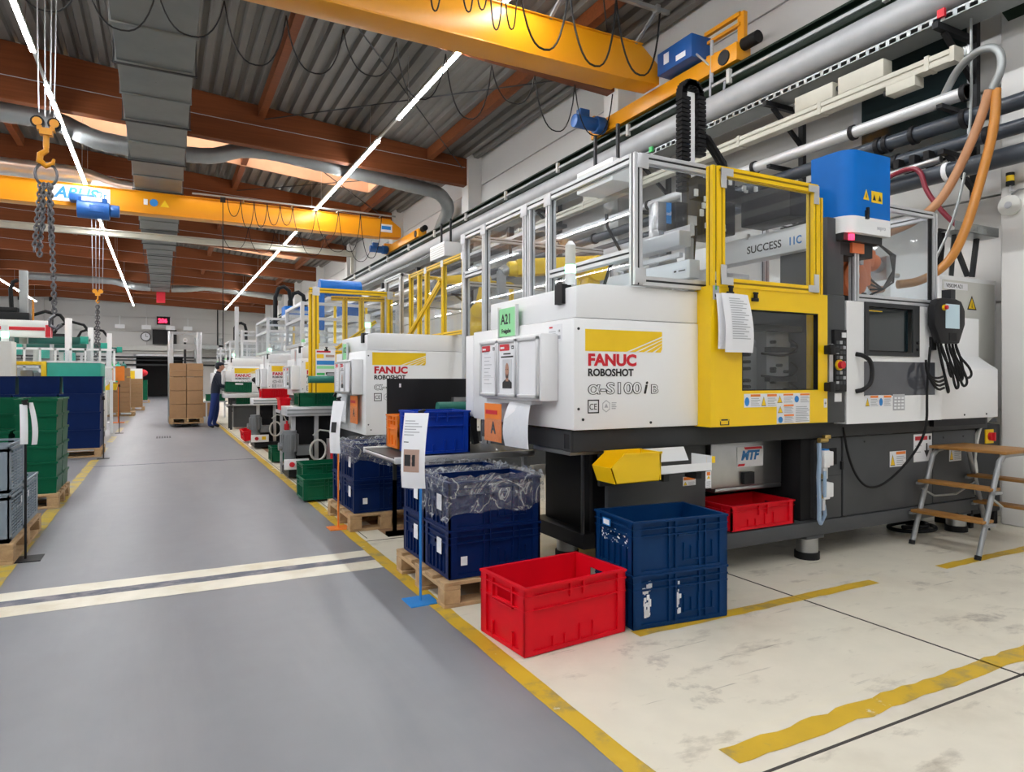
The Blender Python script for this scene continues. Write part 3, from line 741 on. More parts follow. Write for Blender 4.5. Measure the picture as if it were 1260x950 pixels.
def sign_pole(loc, h, m, label, sheet=None, base=.17):
    t = thing('sign_stand', label, 'stand', loc)
    MB().box(-base/2, -base/2, 0, base/2, base/2, .006).build('base_plate', M[m], t)
    MB().cyl((0, 0, .006), (0, 0, h), .008, 8).build('pole', M[m], t)
    c = MB(); c.box(-.02, -.012, h-.06, .02, .012, h-.02); c.box(-.012, -.03, h-.035, .012, .0, h-.01); c.cyl((-.02, -.02, h-.01), (.02, -.02, h-.0), .008, 6)
    c.build('clip', M['black'], t)
    return t
def hang_sheet(name, label, loc, w, h, rz=0, curl=.04, items=(), mats=()):
    """a sheet of paper hanging from its top edge, bowed outwards; prints are real quads just above it"""
    n = 10
    def at(u, v): return (-w/2+w*u, -curl*math.sin(v*2.2)*(1+.3*u) - .012*math.sin(u*math.pi), -h*v)
    vs = [at(i/4, j/n) for j in range(n+1) for i in range(5)]
    b = MB().add(vs, [(j*5+i, j*5+i+1, j*5+i+6, j*5+i+5) for j in range(n) for i in range(4)])
    o = tag(b.build(name, M['paper'], None, loc, rz), label, 'paper')
    for k, (nm, u0, v0, u1, v1, m) in enumerate(items):
        q = MB(); nn = 4
        vv = []
        for j in range(nn+1):
            for u in (u0, (u0+u1)/2, u1):
                p = at(u, v0+(v1-v0)*j/nn); vv.append((p[0], p[1]-.0025, p[2]))
        q.add(vv, [(j*3+i, j*3+i+1, j*3+i+4, j*3+i+3) for j in range(nn) for i in range(2)])
        q.build(nm, M[m], o)
    return o
def lines(u0, u1, v0, v1, n, m='greyink'):
    return [('print', u0, v0+(v1-v0)*i/n, u0+(u1-u0)*(.6+.4*((i*7) % 5)/4), v0+(v1-v0)*(i+.35)/n, m) for i in range(n)]
sign_pole((1.315, 3.66, 0), 1.10, 'lblue', 'blue sign stand with curled paper sheet at the first pallet')
hang_sheet('paper_sheet', 'curled white sheet with a photo print clipped to the blue stand', (1.285, 3.64, 1.085), .145, .42, R(-38), .06,
           lines(.08, .8, .10, .32, 6) + lines(.1, .45, .38, .41, 1, 'ink') + [('photo_print', .12, .48, .78, .78, 'oprint2'), ('photo_print', .16, .55, .62, .70, 'ink')])
sign_pole((1.335, 5.78, 0), 1.12, 'oprint', 'orange sign stand with paper sheets at the second pallet')
hang_sheet('paper_sheet', 'long white sheets hanging from the orange stand at the second pallet', (1.33, 5.74, 1.09), .115, .44, R(-50), .05, [('photo_print', .2, .4, .7, .6, 'ink')])
sign_pole((-.86, 5.80, 0), 1.13, 'black', 'black sign stand with white slips beside the grey crates', base=.2)
hang_sheet('paper_sheet', 'white paper slip hanging from the black stand', (-.87, 5.785, 1.10), .045, .28, R(15), .03)
hang_sheet('paper_sheet', 'second folded white slip behind on the black stand', (-.835, 5.83, 1.11), .045, .30, R(60), .03)
sign_pole((-.84, 12.55, 0), 1.0, 'darkgrey', 'thin grey sign stand at the left blue stack')
sign_pole((-.90, 18.2, 0), 1.15, 'darkgrey', 'thin grey sign stand in front of the carton stacks')

# --- left side of the aisle: grey lattice crates
def lattice_mesh(L, W, H):
    b = MB(); x, y = L/2, W/2
    b.box(-x+.01, -y+.01, .004, x-.01, y-.01, .012)
    for z0, z1, o in ((0, .03, .004), (H-.05, H-.03, .004), (H-.015, H, 0), (H*.55, H*.55+.012, .008)):
        for s in (-1, 1):
            ya, yb = sorted((s*(y-o), s*(y-o-.012))); b.box(-x+o, ya, z0, x-o, yb, z1)
            xa, xb = sorted((s*(x-o), s*(x-o-.012))); b.box(xa, -y+o, z0, xb, y-o, z1)
    for sx in (-1, 1):
        for sy in (-1, 1):
            xa, xb = sorted((sx*(x-.004), sx*(x-.09))); ya, yb = sorted((sy*(y-.004), sy*(y-.014))); b.box(xa, ya, 0, xb, yb, H-.01)
            xa, xb = sorted((sx*(x-.004), sx*(x-.014))); ya, yb = sorted((sy*(y-.004), sy*(y-.07))); b.box(xa, ya, 0, xb, yb, H-.01)
    for s in (-1, 1):          # diagonals on the short sides, slats on the long ones
        w0 = -y+.06; n = 7; hh = H-.07
        st = (2*y-.12)/n
        for i in range(-3, n+1):
            for d in (1, -1):
                a0 = w0+i*st if d > 0 else -(w0+i*st); a1 = a0+d*hh*.75
                z0, z1 = .025, .025+hh
                lo, hi = -y+.06, y-.06
                t0, t1 = 0, 1
                if d > 0: t0 = max(0, (lo-a0)/(a1-a0)); t1 = min(1, (hi-a0)/(a1-a0))
                else: t0 = max(0, (hi-a0)/(a1-a0)); t1 = min(1, (lo-a0)/(a1-a0))
                if t1-t0 < .05: continue
                b.bar((s*(x-.009), a0+(a1-a0)*t0, z0+(z1-z0)*t0), (s*(x-.009), a0+(a1-a0)*t1, z0+(z1-z0)*t1), .007, .006, 0, (1, 0, 0))
        for i in range(11):
            zz = .04+i*(H-.1)/11
            ya, yb = sorted((s*(y-.007), s*(y-.012))); b.box(-x+.07, ya, zz, x-.07, yb, zz+.011)
        for xx in (-.1, 0, .1):
            ya, yb = sorted((s*(y-.005), s*(y-.013))); b.box(xx-.006, ya, .02, xx+.006, yb, H-.03)
        xa, xb = sorted((s*(x-.018), s*(x-.020)))
    return b.mesh('lattice_crate', M['greybox'])
lm = lattice_mesh(.60, .40, .345)
pallet(1.2, .84, 'wooden pallet under the grey lattice crates at the left edge', (-1.33, 6.28, 0), R(90))
for j, (yy, n) in enumerate(((6.0, 2), (6.61, 1))):
    for i, xx in enumerate((-1.135, -1.54)):
        for k in range(n):
            lab = '%s grey lattice crate, %s column%s, on the left edge pallet' % (('lower', 'upper')[k] if n > 1 else 'single', ('aisle side', 'far left')[i], '' if n > 1 else ' behind the tall stack')
            o = put(lm, (xx, yy, .145+k*.335), R(90), lab, 'grey lattice crates', 'crate', 'lattice_crate')
            if i == 0 and k == 0: card(o, .12 if j == 0 else -.2, -.203, .24, False, .5)
# --- green stack
kg = kbox('g1', .36, .44, .16, 'greenbox', fine=False)
pallet(.8, .9, 'wooden pallet under the dark green box stack on the left', (-1.31, 8.40, 0), 0)
lv6 = ['bottom', 'second', 'third', 'fourth', 'fifth', 'top']
for i, (xx, yy, n, nm) in enumerate(((-1.10, 8.20, 6, 'front aisle side'), (-1.49, 8.20, 4, 'front left'), (-1.10, 8.66, 6, 'rear aisle side'), (-1.49, 8.66, 6, 'rear left'))):
    for k in range(n): put(kg, (xx, yy, .145+k*.155), 0, '%s green box of the %s column on the left pallet' % (lv6[k] if k < n-1 else 'top', nm), 'green boxes stacked on the left')
# --- navy stack on the left
kl = kbox('b1l', .58, .40, .30, 'bluebox', fine=False)
pallet(1.8, .9, 'wooden pallet under the long navy box stack on the left', (-1.79, 13.30, 0), 0)
for r, (yy, n, rn) in enumerate(((13.10, 3, 'front'), (13.52, 4, 'rear'))):
    for i, cn in enumerate(('aisle side', 'middle', 'far left')):
        for k in range(n): put(kl, (-1.19-i*.60, yy, .145+k*.292), 0, '%s navy box, %s column of the %s row, left blue stack' % (lv6[k], cn, rn), 'navy boxes stacked on the left')
# --- carton stack on a pallet in the aisle
pallet(.82, 1.2, 'wooden pallet carrying the tall carton stack in the aisle', (.56, 20.15, .10), 0)
cm_ = {}
def carton(loc, d, label, grp, cat='carton'):
    if d not in cm_:
        x, y, z = d
        cm_[d] = (MB().box(-x/2, -y/2, 0, x/2, y/2, z).mesh('cardboard_carton', M['card'], .004, 1), MB().box(-x/2, -y/2-.002, z*.46, x/2, -y/2+.01, z*.46+.05).mesh('tape', M['offcard']))
    o = tag(link('cardboard_carton', cm_[d][0], None, loc), label, cat, grp)
    return o
M['offcard'] = mat('packing_tape', (.42, .27, .15), .4)
nm4 = ['bottom', 'second', 'third', 'top']
for c, cn in enumerate(('left', 'right')):
    for k in range(4):
        for r, rn in enumerate(('front', 'back')):
            carton((.36+c*.402, 19.86+r*.582, .245+k*.362), (.390, .57, .352), '%s brown carton, %s column, %s row, on the aisle pallet' % (nm4[k], cn, rn), 'brown cartons stacked in the aisle')
st = MB(); st.tube([(.155, 19.565, 1.47), (.36, 19.563, 1.50), (.55, 19.563, 1.50), (.57, 19.563, 1.47), (.62, 19.563, 1.51), (.965, 19.565, 1.53)], .006, 5)
tag(st.build('strap', M['offcard']), 'loose pale strap across the top cartons in the aisle', 'strap')
t = thing('pallet_stacker', 'grey mast pallet stacker behind the carton stack', 'forklift', (.56, 20.95, 0))
for s in (-1, 1):
    MB().box(s*.36-.07, -.06, .05, s*.36+.07, .10, 2.60).build('mast_post', M['steel'], t, bevel=.006)
    MB().box(s*.2-.08, -1.35, .05, s*.2+.08, -.1, .10).build('fork', M['darkgrey'], t)
    MB().cyl((s*.3-.04, .5, .1), (s*.3+.04, .5, .1), .1, 14).build('wheel', M['rubber'], t)
MB().box(-.4, -.02, 2.1, .4, .05, 2.25).box(-.4, -.02, 2.52, .4, .05, 2.6).build('cross_beam', M['steel'], t)
MB().box(-.4, .12, .1, .4, .75, .95).build('drive_unit', M['darkgrey'], t, bevel=.03)
MB().cyl((0, .02, .3), (0, .02, 2.3), .035, 10).build('lift_cylinder', M['darkgrey'], t)
b = MB(); b.tube([(.05*math.cos(a), -.03, 2.36+.05*math.sin(a)) for a in [i*math.pi/6 for i in range(12)]], .012, 6, closed=True); b.build('emblem', M['paper'], t)
# --- carton stacks far left
pallet(1.0, .9, 'wooden pallet under the near carton stack far left', (-1.35, 26.8, 0), 0)
for c, cn in enumerate(('left', 'right')):
    for k in range(6 if c == 0 else 7):
        carton((-1.52+c*.36, 26.75, .145+k*.17), (.34, .7, .165), 'brown carton at level %s of the %s column, near far-left stack' % (['one', 'two', 'three', 'four', 'five', 'six', 'seven'][k], cn), 'brown cartons far left')
carton((-1.2, 26.75, 1.345), (.40, .6, .30), 'big brown carton on top of the near far-left stack', 'brown cartons far left')
pallet(.8, .9, 'wooden pallet under the second carton stack far left', (-1.05, 31.3, 0), 0)
for k in range(6): carton((-1.05, 31.2, .145+k*.19), (.66, .7, .185), 'wide brown carton at level %s of the second far-left stack' % ['one', 'two', 'three', 'four', 'five', 'six'][k], 'brown cartons far left')
pallet(.8, .9, 'wooden pallet under the distant green box stack', (-1.0, 41.0, 0), 0)
kgf = kbox('gf', .60, .40, .22, 'greenbox', fine=False)
for k in range(5): put(kgf, (-1.0, 40.9, .145+k*.21), 0, '%s green box in the distant stack left of the dark doorway' % lv6[k], 'green boxes in the distance')
# --- loose green and red boxes on the right edge of the aisle
kgr = kbox('g2', .60, .40, .22, 'greenbox')
put(kgr, (1.58, 7.30, .02), 0, 'front open green box on the floor beyond the second pallet', 'green boxes at the third machine')
kg3 = kbox('g3', .60, .40, .17, 'greenbox')
put(kg3, (1.66, 7.78, .0), 0, 'lower green box behind the front open green box', 'green boxes at the third machine')
put(kg3, (1.66, 7.78, .165), 0, 'upper green box behind the front open green box', 'green boxes at the third machine')
put(kgr, (1.76, 10.85, .02), 0, 'green box on the floor under the third machine pump', 'green boxes at the third machine')
rt = tag(link('parts_tray', kbox_mesh(.55, .38, .20, 'redbox', 'red', 'parts_tray'), None, (1.70, 14.5, .085)), 'tilted red tray on the floor at the fourth machine', 'tray')
rt.rotation_euler = (R(6), R(-9), R(4))
# ================================================================ MOULDING MACHINES
RX = (R(90), 0, 0); RL = (R(90), 0, R(-90))        # lettering facing -Y / facing -X
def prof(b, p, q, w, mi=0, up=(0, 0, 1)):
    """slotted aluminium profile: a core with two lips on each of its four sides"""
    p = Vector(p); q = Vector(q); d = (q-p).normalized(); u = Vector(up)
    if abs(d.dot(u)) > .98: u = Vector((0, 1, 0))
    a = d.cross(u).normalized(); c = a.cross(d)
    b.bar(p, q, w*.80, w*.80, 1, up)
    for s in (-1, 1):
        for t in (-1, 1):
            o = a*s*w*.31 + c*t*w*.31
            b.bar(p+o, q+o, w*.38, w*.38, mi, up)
def plate(parent, o, w, h, items, face='y', name='warning_label', base='paper', label=None, th=.0015):
    """flat printed plate; items = (material, polygon in 0..1 plate coordinates)"""
    ms = [base] + sorted({i[0] for i in items}); b = MB()
    def P(u, v, d):
        return (o[0]+u*w, o[1]-d, o[2]+v*h) if face == 'y' else (o[0]-d, o[1]-u*w, o[2]+v*h)
    c = [(0, 0), (1, 0), (1, 1), (0, 1)]
    b.add([P(u, v, 0) for u, v in c] + [P(u, v, th) for u, v in c], [(3, 2, 1, 0), (4, 5, 6, 7), (0, 1, 5, 4), (1, 2, 6, 5), (2, 3, 7, 6), (3, 0, 4, 7)], 0)
    for ii, (m, poly) in enumerate(items):
        if len(poly) == 4 and not isinstance(poly[0], tuple):
            u0, v0, u1, v1 = poly; poly = [(u0, v0), (u1, v0), (u1, v1), (u0, v1)]
        b.add([P(u, v, th+.0006+.00025*ii) for u, v in poly], [tuple(range(len(poly)))], ms.index(m))
    r = b.build(name, [M[m] for m in ms], parent)
    if label: r['label'] = label
    return r
def warn_items(u0, v0, u1, v1, sym='tri', head=True):
    W = u1-u0; H = v1-v0; it = []
    sq = [(u0+W*.04, v0+H*.12), (u0+W*.30, v0+H*.12), (u0+W*.17, v0+H*.72)]
    if sym == 'tri': it += [('ink', [(u0+W*.02, v0+H*.08), (u0+W*.32, v0+H*.08), (u0+W*.17, v0+H*.8)]), ('yprint', sq)]
    else: it.append(('lblue', [(u0+W*.17+W*.14*math.cos(t), v0+H*.42+H*.34*math.sin(t)) for t in [k*math.pi/5 for k in range(10)]]))
    if head: it.append(('oprint', (u0+W*.38, v1-H*.22, u1-W*.03, v1-H*.04)))
    for k in range(5): it.append(('greyink', (u0+W*.40, v0+H*(.10+.13*k), u1-W*(.05+.07*(k % 3)), v0+H*(.15+.13*k))))
    return it
def logo(parent, x, y, z, s, full=True, model='α-S100', tail=True):
    """yellow bar with white rays, red name, black lines below; x,z = left end of the bar's top, width s"""
    b = MB(); h = s*.225
    b.box(x, y-.0012, z-h, x+s, y, z)
    for i in range(5):
        u = x+s*.52+s*i*.115; w = s*.022
        pts = [(u, z-h), (u+w*1.6, z-h), (x+s, z-h*.28-.0+h*(.0-.13*i)), (x+s, z-h*.22-h*.15*i)]
        b.add([(p[0], y-.0018, max(z-h, p[1])) for p in pts], [(0, 1, 2, 3)], 1)
    b.build('logo_bar', [M['yprint'], M['white']], parent)
    k = s
    text('lettering', 'FANUC', k*.165, M['red'], parent, (x+k*.03, y-.001, z-h-k*.145), off=.004*k/.55, sx=1.13)
    if not full: return
    text('lettering', 'ROBOSHOT', k*.105, M['ink'], parent, (x+k*.03, y-.001, z-h-k*.255), off=.002*k/.55, sx=1.02)
    for off, m, dy in ((.0038*k/.55, M['ink'], 0), (.0002*k/.55, M['white'], .0008)):
        text('model_lettering', 'α-S100', k*.165, m, parent, (x+k*.03, y-.001-dy, z-h-k*.44), off=off, sx=1.42)
        text('model_lettering', 'B', k*.13, m, parent, (x+k*.845, y-.001-dy, z-h-k*.44), off=off, sx=1.35)
    text('model_lettering', 'i', k*.19, M['ink'], parent, (x+k*.745, y-.001, z-h-k*.44), shear=.25, off=.003*k/.55)
    b = MB()
    for q in ((0, 0, .14, .012), (0, .128, .14, .14), (0, 0, .012, .14), (.128, 0, .14, .14)):
        b.box(x+k*(.03+q[0]), y-.001, z-h-k*(.64-q[1]), x+k*(.03+q[2]), y, z-h-k*(.64-q[3]))
    b.build('mark_frame', M['ink'], parent)
    text('lettering', 'CE', k*.088, M['ink'], parent, (x+k*.047, y-.001, z-h-k*.602), sx=.92)
    hx = [(x+k*.26+k*.055*math.cos(t), z-h-k*.57+k*.065*math.sin(t)) for t in [math.pi/6+i*math.pi/3 for i in range(6)]]
    hi = [(x+k*.26+k*.046*math.cos(t), z-h-k*.57+k*.055*math.sin(t)) for t in [math.pi/6+i*math.pi/3 for i in range(6)]]
    b = MB(); vs = [(p[0], y-.001, p[1]) for p in hx] + [(p[0], y-.001, p[1]) for p in hi]
    b.add(vs, [(i, (i+1) % 6, (i+1) % 6+6, i+6) for i in range(6)])
    b.add([(x+k*.235, y-.001, z-h-k*.585), (x+k*.285, y-.001, z-h-k*.585), (x+k*.26, y-.001, z-h-k*.54)], [(0, 1, 2)])
    for i in range(4): b.box(x+k*.33, y-.001, z-h-k*(.60-.02*i), x+k*(.38+.01*(i % 2)), y, z-h-k*(.592-.02*i))
    b.build('approval_mark', M['greyink'], parent)
def screws(parent, pts, face='y'):
    for p in pts:
        d = (0, -.004, 0) if face == 'y' else (-.004, 0, 0)
        MB().cyl(p, tuple(p[i]+d[i] for i in range(3)), .008, 8).build('screw', M['darkgrey'], parent)
def clamp_unit(t, zb=.99, zs=1.62, zt=1.82, w=1.08, dep=1.36, ls=.55, lx=.075, lz=None, full=True):
    c = MB(); c.box(0, 0, zb, w, dep, zs); cov = c.build('clamp_cover', M['white'], t, bevel=.008)
    MB().prism([(.02, zs+.004), (w-.03, zs+.004), (w-.03, zt), (.11, zt), (.02, zt-.02)], 'y', .006, dep-.25).build('top_cover', M['white'], t, bevel=.006)
    MB().box(-.004, .12, zs+.09, .06, .20, zt+.004).build('black_notch', M['black'], t)
    logo(cov, lx, -.001, lz or zs-.06, ls, full)
    if full: screws(cov, [(.06, 0, zb+.06), (w*.5, 0, zb+.03), (w-.06, 0, zb+.05), (.03, 0, zs-.06), (.03, 0, zb+.12)])
    return cov
def doc_box(t, y0, y1, z0, z1, d=.12, framed=True):
    n = MB(); n.box(-d, y0, z0, 0, y1, z1); bx = n.build('document_cabinet', M['white'], t, bevel=.01)
    return bx
def frame3(px_, y1, z0, z1, n, wd, tgt, who, x):
    """hinged aluminium display frames on the aisle side of a machine"""
    nm = ['left', 'middle', 'right']
    for i in range(n):
        o = thing('display_frame', '%s aluminium display frame on the cabinet of %s' % (nm[i], who), 'frame', (x, y1-i*wd, z0), group=None)
        h = z1-z0; w_ = wd-.008; b = MB()
        for q in ((-.0, -w_, 0, 0, .022), (0, -w_, h-.022, 0, h), ):
            b.box(-.016, -w_, q[2], 0, 0, q[4])
        b.box(-.016, -.022, 0, 0, 0, h); b.box(-.016, -w_, 0, 0, -w_+.022, h)
        b.build('frame', M['alu'], o, bevel=.004)
        MB().box(-.006, -w_+.02, .02, -.002, -.02, h-.02).build('sheet', M['paper'], o)
        it = []
        if tgt and i < 2:
            plate(o, (-.0065, -.03, h-.07), (w_-.06)*(.62 if i == 0 else .66), .04, [('paper', (.08, .3, .5, .6))], 'x', 'red_banner', 'red')
            plate(o, (-.0065, -w_+.065, h-.062), .03, .02, [('paper', (.2, .3, .8, .6))], 'x', 'mark', 'ink')
            if i == 0: plate(o, (-.0065, -.05, .05), w_-.09, h*.68, [('greyink', (.1+.0*k, .93-.1*k, .5+.07*(k*3 % 5), .945-.1*k)) for k in range(9)] + [('greyink', (.0, .3, 1, .305)), ('greyink', (.5, 0, .505, .6))], 'x', 'form', 'paper')
            else:
                plate(o, (-.0065, -.05, h-.118), w_-.09, .038, [('ink', (.2, .62, .8, .85)), ('ink', (.0, .12, 1, .36))], 'x', 'header_print', 'paper')
                # portrait photo
                sk = [(.5+.20*math.cos(a), .62+.26*math.sin(a)) for a in [k*math.pi/8 for k in range(16)]]
                plate(o, (-.0065, -.07, .055), w_-.13, h*.50, [('ink', [(0, 0), (1, 0), (1, .2), (.72, .3), (.28, .3), (0, .2)]), ('skin', (.36, .24, .64, .45)), ('skin', sk), ('beard', [(.30, .56), (.36, .38), (.5, .33), (.64, .38), (.70, .56), (.62, .48), (.38, .48)]), ('ink', (.37, .64, .45, .665)), ('ink', (.55, .64, .63, .665)), ('skin2', (.42, .44, .58, .465))], 'x', 'portrait_photo', 'photobg')
M['green2'] = mat('green_dot', (.05, .5, .12), .5)
M['beard'] = mat('beard_print', (.06, .035, .025), .6); M['skin2'] = mat('lip_print', (.40, .14, .11), .6); M['photobg'] = mat('photo_background', (.62, .64, .67), .5)
def card_sign(loc, s1, s2, label, m='gprint', w=.20, h=.16):
    o = thing('number_sign', label, 'sign', loc)
    MB().box(-.012, -w, 0, 0, 0, h).build('plate', M[m], o)
    for y in (.012, -w): MB().box(-.02, y-.014, -.01, .0, y, h+.012).build('holder_rail', M['alu'], o)
    if s1: text('lettering', s1, h*.50, M['ink'], o, (-.0125, -w*.10, h*.44), RL, off=.002, sx=.95)
    if s2: text('lettering', s2, h*.21, M['ink'], o, (-.0125, -w*.14, h*.12), RL, off=.0012)
    return o
def pouch(loc, w, h, label, orange=True, rz=0, curl=.02, letter=None):
    o = thing('document_pouch', label, 'pouch', loc, rz)
    n = 8
    def sh(off, y0, y1, z0, z1):
        vs = []
        for j in range(n+1):
            v = j/n
            for i in range(5):
                u = i/4; vs.append((-off-curl*math.sin(v*2.4)*(.4+.6*u), y0+(y1-y0)*u, z1+(z0-z1)*v))
        return MB().add(vs, [(j*5+i, j*5+i+1, j*5+i+6, j*5+i+5) for j in range(n) for i in range(4)])
    if orange:
        MB().box(-.016, -w+.02, .06, -.013, -.01, h*1.06).build('orange_card', M['oprint'], o)
        plate(o, (-.0165, -.03, h*.82), w*.62, h*.09, [], 'x', 'print', 'red')
        if letter: text('lettering', letter, h*.36, M['ink'], o, (-.0175, -w*.40, h*.40), RL, off=.004, sx=.9)
        sh(.024, -w, 0, 0, h*.72).build('clear_sleeve', M['sleeve'], o)
    else:
        sh(.006, -w+.01, -.01, .03, h*.98).build('paper_sheet', M['paper'], o)
        sh(.014, -w, 0, 0, h*.9).build('clear_sleeve', M['sleeve'], o)
    return o
def foot(t, x, y, h=.17):
    b = MB(); b.cyl((x, y, .0), (x, y, .05), .085, 18, 1); b.cyl((x, y, .045), (x, y, h-.02), .075, 18, 0); b.box(x-.09, y-.07, h-.02, x+.09, y+.07, h+.0, 2)
    b.build('levelling_foot', [M['steel'], M['rubber'], M['machgrey']], t)

# ---------------------------------------------------------------- machine one (nearest)
m1 = thing('moulding_machine', 'nearest white injection moulding machine with yellow door and grey base', 'machine', (2.03, 3.15, 0))
clamp = clamp_unit(m1)
text('lettering', 'CE', .018, M['ink'], plate(clamp, (-.001, .27, 1.585-.09), .15, .10, [('red', (.05, .8, .3, .9))] + [('greyink', (.05, .1+.12*k, .55, .14+.12*k)) for k in range(5)] + [('greyink', (.65, .15, .9, .35))], 'x', 'rating_plate', 'paper'), (-.004, .16, 1.55), RL)
b = MB(); b.cyl((.06, .13, 1.82), (.06, .13, 1.89), .030, 14, 0); b.cyl((.06, .13, 1.89), (.06, .13, 1.935), .031, 14, 1); b.cyl((.06, .13, 1.935), (.06, .13, 2.05), .030, 14, 2); b.cyl((.06, .13, 2.05), (.06, .13, 2.075), .031, 14, 0, .012)
b.build('signal_light', [M['white'], M['green_lamp'], M['offwhite']], m1)
doc_box(m1, .16, .96, 1.15, 1.54)
MB().box(.0, 1.362, 1.0, .55, 1.50, 1.60).build('rear_cover', M['white'], m1, bevel=.006)
MB().box(.02, .04, .862, 4.2, .12, .985).box(.02, 1.20, .862, 3.93, 1.28, .985).build('base_rail', M['darkgrey'], m1, bevel=.006)
b = MB(); b.box(.02, .12, .87, .10, 1.2, .98); b.box(.005, .045, .868, .02, .118, .88); b.box(.005, .045, .965, .02, .118, .98); b.box(.005, .045, .88, .02, .055, .965); b.box(.005, .108, .88, .02, .118, .965)
b.build('end_beam', M['darkgrey'], m1)
MB().box(.008, .055, .88, .03, .108, .965).build('tube_mouth', M['black'], m1)
MB().box(.05, .12, .835, .36, .55, .862).build('drip_tray', M['galv'], m1, bevel=.004)
b = MB(); b.box(.55, .62, .2, 1.0, .66, .86); b.box(.55, .66, .2, .60, 1.25, .86); b.box(.95, .66, .2, 1.0, 1.25, .4); b.box(.45, .58, .14, 1.2, 1.30, .24)
b.build('pedestal', M['black'], m1, bevel=.004)
MB().cyl((.47, .62, .24), (.47, .62, .80), .012, 8).build('support_tube', M['steel'], m1)
b = MB(); b.box(.42, .26, .2, 1.22, .30, .86); b.box(1.18, .30, .2, 1.22, 1.2, .86)
pa = b.build('base_panel', M['machgrey'], m1, bevel=.004)
b = MB(); b.box(.34, .235, .62, .62, .262, .86); b.cyl((.47, .236, .74), (.47, .225, .74), .06, 20)
b.build('bearing_plate', M['darkgrey'], m1, bevel=.004)
plate(pa, (1.02, .258, .57), .11, .06, [('oprint', (.05, .62, .95, .95))] + warn_items(0, 0, 1, .6, head=False), label='small orange and white warning label')
b = MB()
b.box(1.14, .06, .17, 4.1, .10, .27); b.box(1.14, .10, .24, 3.95, 1.25, .27); b.box(1.14, 1.2, .17, 3.95, 1.25, .27); b.box(.45, .30, .17, 1.14, .34, .24)
b.build('base_sill', M['machgrey'], m1, bevel=.006)
MB().box(1.22, .60, .27, 2.0, .62, .86).box(1.98, .12, .27, 2.0, .6, .86).build('recess_lining', M['black'], m1)
mt = MB().box(1.26, .25, .53, 1.94, .30, .86).box(1.30, .25, .50, 1.94, .55, .53).build('steel_hopper', M['steel'], m1, bevel=.006)
pl = plate(mt, (1.50, .248, .665), .25, .14, [('red', [(.3, .86), (.98, .86), (.93, .98), (.25, .98)]), ('red', [(.0, .04), (.26, .04), (.3, .16), (.04, .16)])], name='logo_plate', base='paper')
text('lettering', 'MTF', .088, M['lblue'], pl, (1.535, .2455, .715), shear=.25, off=.004)
MB().box(1.54, .22, .545, 1.64, .25, .63).build('black_latch', M['black'], mt, bevel=.005)
for x0, x1, nm in ((2.13, 2.36, 'a'), (2.38, 3.47, 'b'), (3.48, 4.08, 'c')):
    p = MB().box(x0, .075, .275, x1, .10, .855).build('base_panel', M['machgrey'], m1, bevel=.004)
    if nm == 'a':
        b = MB()
        for k in range(8): b.box(2.19+k*.015, .071, .66, 2.199+k*.015, .076, .78)
        b.build('vent_slot', M['black'], p)
        MB().box(2.345, .06, .62, 2.365, .076, .68).build('latch', M['black'], p); MB().box(2.145, .0735, .58, 2.35, .076, .583).build('seam', M['black'], p)
    if nm == 'b':
        screws(p, [(2.62, .075, .81), (3.33, .075, .79)])
        plate(p, (2.92, .074, .60), .20, .12, warn_items(0, 0, 1, 1), label='orange headed warning label on the grey base')
        s_ = plate(p, (3.22, .074, .62), .24, .22, [('red', (.07, .78, .74, .92)), ('ink', (.82, .78, .93, .92)), ('greyink', (.07, .56, .42, .59)), ('greyink', (.07, .34, .38, .37)), ('ink', (.66, .3, .74, .66)), ('ink', [(.56, .4), (.70, .14), (.84, .4)]), ('greyink', (.05, .0, .95, .02))], name='notice_sheet', label='white notice with red header and down arrow')
    if nm == 'c':
        screws(p, [(3.62, .075, .80), (3.9, .075, .80)])
        plate(p, (3.70, .074, .60), .17, .12, warn_items(0, 0, 1, 1), label='orange headed warning label')
b = MB(); b.box(2.0, .12, .27, 3.95, 1.2, .86); b.build('base_core', M['black'], m1)
for x, y in ((2.06, .13), (3.90, .13), (.56, .96), (2.06, 1.1), (3.88, 1.1)): foot(m1, x, y)
# door
dz0, dz1 = .985, 1.845
b = MB()
wx0, wx1, wz0, wz1 = 1.17, 1.87, 1.205, 1.715
b.box(.91, -.11, dz0, wx0, -.075, dz1); b.box(wx1, -.11, dz0, 1.965, -.075, dz1); b.box(wx0, -.11, dz0, wx1, -.075, wz0); b.box(wx0, -.11, wz1, wx1, -.075, dz1)
b.box(.91, -.075, dz0, .945, .03, dz1); b.box(1.93, -.075, dz0, 1.965, .03, dz1)
door = b.build('safety_door', M['yellow'], m1)
MB().box(wx0-.01, -.088, wz0-.01, wx1+.01, -.080, wz1+.01).build('pane', M['smoke'], door)
b = MB()
for q in ((wx0, wz0, wx1, wz0+.006), (wx0, wz1-.006, wx1, wz1), (wx0, wz0, wx0+.006, wz1), (wx1-.006, wz0, wx1, wz1)): b.box(q[0], -.1105, q[1], q[2], -.078, q[3])
b.build('window_seal', M['rubber'], door)
plate(door, (1.185, -.111, 1.10), .29, .085, warn_items(0, 0, .5, 1, 'dot') + warn_items(.5, 0, 1, 1))
plate(door, (1.475, -.111, .985+.005), .31, .195, warn_items(0, .66, .5, 1) + warn_items(.5, .66, 1, 1, 'dot') + warn_items(0, .33, .5, .64) + warn_items(0, 0, .5, .31, 'dot') + [('greyink', (.53, .05+.06*k, .95-.04*(k % 3), .075+.06*k)) for k in range(9)])
plate(door, (.985, -.111, 1.02), .07, .03, [('ink', (.1, .1, .9, .4))], name='small_label', base='yprint')
